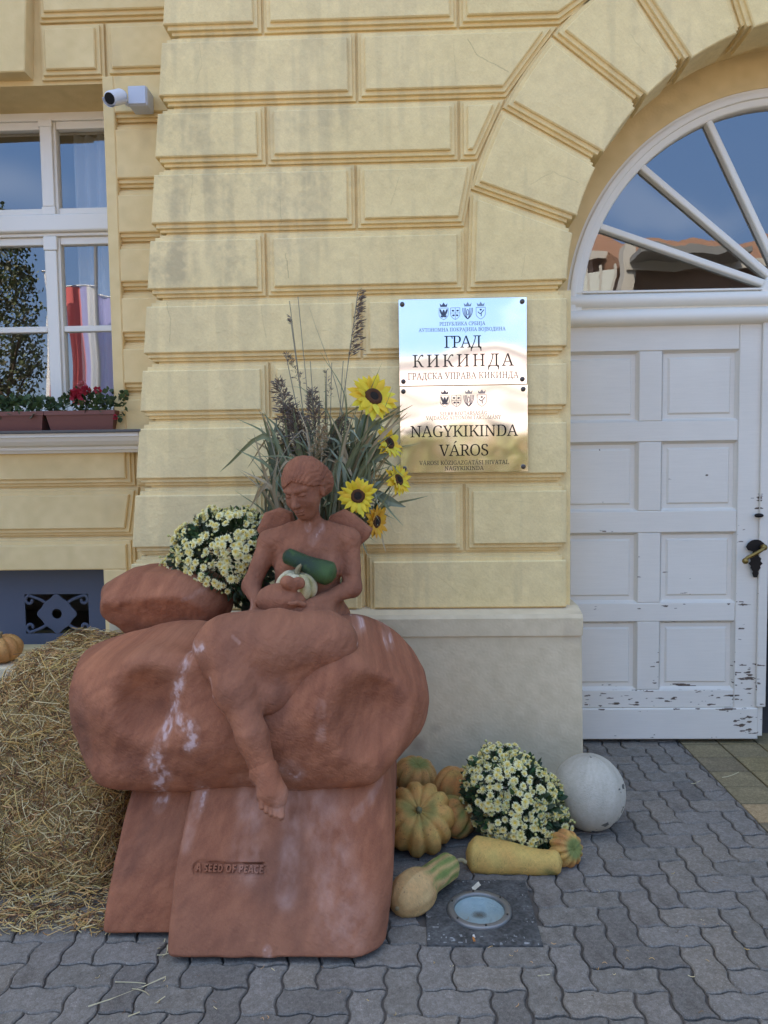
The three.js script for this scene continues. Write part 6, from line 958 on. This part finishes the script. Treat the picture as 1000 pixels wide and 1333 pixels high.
// ---------------------------------------------------------------- flower boxes on the sill
{
  const r = rng(611), boxMat = M({ color: rgb(0.17, 0.055, 0.038), roughness: 0.5 }), soil = M({ color: 0x2a2018, roughness: 1 }), lm = MP({ color: rgb(0.05, 0.09, 0.035), roughness: 0.6, transmission: 0.15, thickness: 0 }), red = MP({ color: rgb(0.36, 0.01, 0.03), roughness: 0.7, transmission: 0.1, thickness: 0 }), pink = MP({ color: rgb(0.42, 0.10, 0.10), roughness: 0.7 });
  const planter = (px0, px1, label, bloom, dead) => {
    const zf = -0.10, a = W(px0, 533, zf), b = W(px1, 533, zf), y0 = 1.683, y1 = 1.683 + 0.098, zb = -0.27, t = thing('flower_box', label, 'flower box', [(a.x + b.x) / 2, y0, (zf + zb) / 2], undefined);
    const w = b.x - a.x, out = [], loop = (i, y) => [[a.x + i, y, zb + i], [b.x - i, y, zb + i], [b.x - i, y, zf - i], [a.x + i, y, zf - i]];
    const L = [loop(0.022, y0), loop(0.006, y1 - 0.020), loop(0.0, y1 - 0.020), loop(-0.001, y1), loop(0.006, y1), loop(0.010, y1 - 0.02)];
    for (let k = 0; k + 1 < L.length; k++) for (let i = 0; i < 4; i++) { const j = (i + 1) % 4; out.push(...L[k][i], ...L[k + 1][j], ...L[k][j], ...L[k][i], ...L[k + 1][i], ...L[k + 1][j]); }
    out.push(...L[0][0], ...L[0][1], ...L[0][2], ...L[0][0], ...L[0][2], ...L[0][3]);
    const g = new THREE.BufferGeometry(); g.setAttribute('position', new THREE.Float32BufferAttribute(out, 3)); g.computeVertexNormals(); part('trough', g, boxMat, t);
    part('soil', box(a.x + 0.012, b.x - 0.012, y1 - 0.035, y1 - 0.022, zb + 0.012, zf - 0.012), soil, t);
    const list = [], hue = (k) => rgb(0.6 + k, 0.6 + 0.9 * k, 0.6 + 0.4 * k), cl = bloom ? [[0.32, 0.05, 0.06], [0.46, 0.07, 0.07], [0.58, 0.05, 0.06], [0.92, 0.055, 0.07], [0.98, 0.02, 0.06], [0.80, 0.03, 0.05]] : [[0.05, 0.03, 0.06], [0.25, 0.035, 0.06], [0.45, 0.03, 0.06], [0.65, 0.035, 0.06], [0.82, 0.03, 0.06], [0.95, 0.025, 0.05]];
    for (const [u, h, s] of cl) for (let i = 0; i < (bloom ? 70 : 80); i++) { const d = V(r() - 0.5, r() - 0.4, r() - 0.5).normalize(), k = Math.cbrt(r()); list.push({ p: V(a.x + u * w + d.x * s * 1.3 * k, y1 + h * 0.6 + d.y * s * k, (zf + zb) / 2 + 0.02 + d.z * s * 1.2 * k), q: aim(d.clone().add(V(r() - 0.5, r() - 0.2, r() - 0.5)).normalize(), r() * 6), s: 0.55 + 0.5 * r(), c: hue(r() * 0.9) }); }
    scatter('leaves', leafShape(0.030, 0.034), lm, t, list);
    if (bloom) {
      for (const [px, py, s, m] of [[101, 516, 0.026, red], [99, 521, 0.022, red], [107, 504, 0.016, pink], [111, 510, 0.017, red], [127, 510, 0.014, red], [150, 545, 0.010, red], [114, 511, 0.012, red]]) { const c = W(px, py - 2, -0.085), gs = []; for (let i = 0; i < 26; i++) { const d = V(r() - 0.5, r() - 0.35, r() - 0.5).normalize(); gs.push(leafShape(s * 1.1, s * 0.95).applyQuaternion(aim(d, r() * 6)).translate(c.x + d.x * s * 0.5, c.y + d.y * s * 0.5, c.z + d.z * s * 0.5)); } part('bloom', mergeGeometries(gs), m, t); part('stalk', new THREE.TubeGeometry(new THREE.CatmullRomCurve3([V(c.x + 0.01, y1 - 0.02, -0.18), V(c.x + 0.004, (c.y + y1) / 2, -0.165), c]), 6, 0.0022, 5), lm, t); }
    }
  };
  planter(57, 149, 'brown flower box with dark red geraniums on the window sill', true);
  planter(-42, 56, 'brown flower box with low green leaves on the window sill', false);
}
stamp('flower boxes');
// ---------------------------------------------------------------- across the street: what the panes and plaques mirror
{
  const r = rng(808), mirr = (px, py, z, g) => W(px, py, 2 * g - z);        // point at depth z that a pane at depth g shows at this pixel
  const plasterP = M({ color: rgb(0.50, 0.42, 0.41), roughness: 0.95 }), brick = M({ color: rgb(0.20, 0.13, 0.10), roughness: 0.95 }), roofT = M({ color: rgb(0.27, 0.14, 0.08), roughness: 0.9, bumpMap: withRep(plasterBump, 12), bumpScale: 0.03 }), white = M({ color: rgb(0.40, 0.38, 0.34), roughness: 0.8 }), tin = M({ color: rgb(0.17, 0.17, 0.165), roughness: 0.6 }), dark = M({ color: rgb(0.03, 0.03, 0.035), roughness: 0.3 });
  const gable = (x0, x1, y0, y1, z0, z1) => { const s = new THREE.Shape([[z0, y0], [z1, y0], [(z0 + z1) / 2, y1]].map((p) => new THREE.Vector2(-p[0], p[1]))); return new THREE.ExtrudeGeometry(s, { depth: x1 - x0, bevelEnabled: false }).rotateY(Math.PI / 2).translate(x0, 0, 0); };
  const house = (name, label, x0, x1, eave, ridge, z0, z1, wall, roof, opts = {}) => {
    const t = thing(name, label, 'building', [(x0 + x1) / 2, 0, (z0 + z1) / 2]);
    part('wall', metreUV(box(x0, x1, 0, eave, z0, z1), 1), wall, t); part('roof', metreUV(gable(x0 - 0.3, x1 + 0.3, eave + 0.002, ridge, z0 - 0.4, z1 + 0.4), 1), roof, t);
    part('fascia', box(x0 - 0.3, x1 + 0.3, eave - 0.22, eave - 0.01, z0 - 0.45, z0 - 0.39), white, t);
    for (let x = x0 + 0.8; x + 1.1 < x1; x += 2.3) { const w = part('window', box(x, x + 1.05, 1.1, Math.min(eave - 0.5, 2.7), z0 - 0.05, z0 - 0.002), white, t); part('pane', box(x + 0.1, x + 0.95, 1.2, Math.min(eave - 0.6, 2.6), z0 - 0.08, z0 - 0.052), dark, w); }
    return t;
  };
  const zA = 16, a0 = mirr(826, 345, zA, dz), a1 = mirr(1060, 345, zA, dz), aT = mirr(900, 342, zA, dz), aR = mirr(900, 312, zA + 3.6, dz);
  const hA = house('brick_house', 'brown brick house with a red tiled roof across the street', a0.x, a1.x + 3, aT.y, aR.y, zA, zA + 7, brick, roofT);
  part('porch_roof', box(a0.x - 0.2, a0.x + 2.6, aT.y - 0.05, aT.y + 0.10, zA - 1.4, zA - 0.46), tin, hA);
  part('chimney', box(a0.x - 0.35, a0.x - 0.05, 0, mirr(818, 318, zA, dz).y, zA - 0.4, zA), white, hA);
  const b0 = mirr(775, 330, zA + 2, dz), b1 = mirr(824, 330, zA + 2, dz), bT = mirr(800, 330, zA + 2, dz), bR = mirr(800, 300, zA + 5, dz);
  house('small_house', 'small dark house with an orange roof between the fence and the brick house', b0.x, b1.x - 0.3, bT.y, bR.y, zA + 2, zA + 8, brick, roofT);
  const fn = thing('board_fence', 'pale board fence across the street beside the small dark house', 'fence', [mirr(776, 370, zA - 1, dz).x, 0, zA - 1]), f0 = mirr(748, 352, zA - 1, dz), f1 = mirr(802, 352, zA - 1, dz);
  for (let k = 0; k < 3; k++) part('fence_panel', box(lerp(f0.x, f1.x, k / 3) + 0.03, lerp(f0.x, f1.x, (k + 1) / 3) - 0.03, 0.2, f0.y, zA - 1.05, zA - 1), M({ color: rgb(0.5, 0.52, 0.48), roughness: 0.8 }), fn);
  for (let k = 0; k < 4; k++) part('fence_post', box(lerp(f0.x, f1.x, k / 3) - 0.028, lerp(f0.x, f1.x, k / 3) + 0.028, 0, f0.y + 0.15, zA - 1.06, zA - 0.99), white, fn);
  // pink low house and a clipped hedge straight across
  const zC = 15, c0 = mirr(380, 460, zC, 0.03), c1 = mirr(735, 460, zC, 0.03), cT = mirr(600, 458, zC, 0.03);
  const hc = thing('pink_house', 'low pink plastered house with a flat parapet across the street', 'building', [(c0.x + c1.x) / 2, 0, zC + 3]);
  part('wall', metreUV(box(c0.x, c1.x, 0, cT.y, zC, zC + 6), 1), plasterP, hc); part('parapet', box(c0.x - 0.1, c1.x + 0.1, cT.y + 0.001, cT.y + 0.22, zC - 0.12, zC + 6.1), white, hc); part('band', box(c0.x - 0.03, c1.x + 0.03, 3.05, 3.3, zC - 0.08, zC - 0.001), white, hc);
  for (let x = c0.x + 0.7; x + 1.0 < c1.x; x += 2.0) { const w = part('window', box(x, x + 0.9, 1.2, 2.7, zC - 0.05, zC - 0.002), white, hc); part('pane', box(x + 0.09, x + 0.81, 1.3, 2.6, zC - 0.08, zC - 0.052), dark, w); }
  const hedge = (x0, x1, h, z, label) => { const t = thing('hedge', label, 'hedge', [(x0 + x1) / 2, 0, z]), list = []; for (let i = 0; i < 5200; i++) { const p = V(lerp(x0, x1, r()), h * Math.sqrt(r()), z + (r() - 0.5) * 0.9); p.y *= 1 + 0.10 * nz(p.x * 1.5, 0, 3); list.push({ p, q: aim(V(r() - 0.5, r(), r() - 0.8).normalize(), r() * 6), s: 0.8 + r(), c: rgb(0.7 + 0.6 * r(), 0.7 + 0.5 * r(), 0.6 + 0.4 * r()) }); } scatter('foliage', leafShape(0.11, 0.08), MP({ color: rgb(0.27, 0.26, 0.14), roughness: 0.7, transmission: 0.3, thickness: 0 }), t, list); for (let x = x0 + 0.4; x < x1; x += 0.8) part('trunk', new THREE.CylinderGeometry(0.03, 0.05, h * 0.7, 7).translate(x, h * 0.35, z), brick, t); };
  hedge(-0.4, 5.2, 2.0, 11.5, 'olive green hedge in the sun across the street');
  // tree seen in the left panes
  const gz = -0.52, tz = 8.5, tp = mirr(8, 420, tz, gz), tree = thing('tree', 'young leafy tree at the far kerb', 'tree', [tp.x, 0, tz]), list = [], top = mirr(18, 272, tz, gz).y;
  part('trunk', new THREE.CylinderGeometry(0.05, 0.10, 2.2, 10).translate(tp.x, 1.1, tz), M({ color: rgb(0.10, 0.07, 0.05), roughness: 1 }), tree);
  for (let i = 0; i < 7; i++) { const a = i * 2.4, e = V(tp.x + Math.cos(a) * 0.5, 2.4 + i * 0.32, tz + Math.sin(a) * 0.5); part('branch', new THREE.TubeGeometry(new THREE.CatmullRomCurve3([V(tp.x, 1.6 + i * 0.22, tz), V((tp.x + e.x) / 2, e.y - 0.3, (tz + e.z) / 2), e]), 6, 0.022, 6), M({ color: rgb(0.10, 0.07, 0.05), roughness: 1 }), tree); }
  for (let i = 0; i < 8500; i++) { const u = r(), y = lerp(1.7, top, u), w = 0.75 * Math.sqrt(Math.sin(Math.PI * (0.12 + 0.86 * u))) * (0.75 + 0.5 * nz(u * 6, i * 0.001, 5)), a = r() * 6.283, k = Math.sqrt(r()); const p = V(tp.x + Math.cos(a) * w * k, y + (r() - 0.5) * 0.2, tz + Math.sin(a) * w * k); if (nz(p.x * 3, p.y * 3, p.z * 3) < -0.12) continue; list.push({ p, q: aim(V(r() - 0.5, r() - 0.3, r() - 0.5).normalize(), r() * 6), s: 0.7 + 0.7 * r(), c: rgb(0.7 + 0.6 * r(), 0.7 + 0.5 * r(), 0.5 + 0.4 * r()) }); }
  scatter('crown', leafShape(0.075, 0.045), MP({ color: rgb(0.075, 0.095, 0.03), roughness: 0.7, transmission: 0.35, thickness: 0 }), tree, list);
  // flags on poles
  const flag = (px0, px1, py, z, cols, label) => {
    const a = mirr(px0, py, z, gz), b = mirr(px1, py, z, gz), top2 = a.y, w = b.x - a.x, t = thing('flag', label, 'flag', [b.x, 0, z], undefined), H = 2.3, steel = M({ color: rgb(0.25, 0.25, 0.26), metalness: 0.6, roughness: 0.4 });
    part('pole', new THREE.CylinderGeometry(0.022, 0.03, top2 + 0.9, 10).translate(b.x + 0.02, (top2 + 0.9) / 2, z), steel, t); part('yard', new THREE.CylinderGeometry(0.012, 0.012, w + 0.05, 8).rotateZ(Math.PI / 2).translate((a.x + b.x) / 2, top2 + 0.015, z), steel, t);
    cols.forEach((c, i) => { const x0 = lerp(a.x, b.x, i / cols.length), x1 = lerp(a.x, b.x, (i + 1) / cols.length), g = new THREE.PlaneGeometry(x1 - x0, H, 8, 10).translate((x0 + x1) / 2, top2 - H / 2, z), p = g.attributes.position; for (let k = 0; k < p.count; k++) p.setZ(k, z + 0.05 * Math.sin(p.getX(k) * 26) * (0.3 + 0.7 * (top2 - p.getY(k)) / H)); g.computeVertexNormals(); part('stripe', g, MP({ color: rgb(...c), roughness: 0.8, transmission: 0.3, thickness: 0 }), t); });
  };
  const RD = [0.72, 0.14, 0.14], BL = [0.30, 0.30, 0.62], WH = [0.8, 0.8, 0.8];
  flag(88, 124, 378, 7.0, [RD, RD, BL, WH], 'red, blue and white flag hanging beside a tall pole across the pavement'); flag(127, 160, 388, 7.3, [BL, BL, RD], 'blue and red flag hanging across the pavement'); flag(54, 70, 354, 6.7, [WH, RD], 'narrow white and red flag hanging next to the tree');
}
stamp('street');
renderer.render(scene, camera);
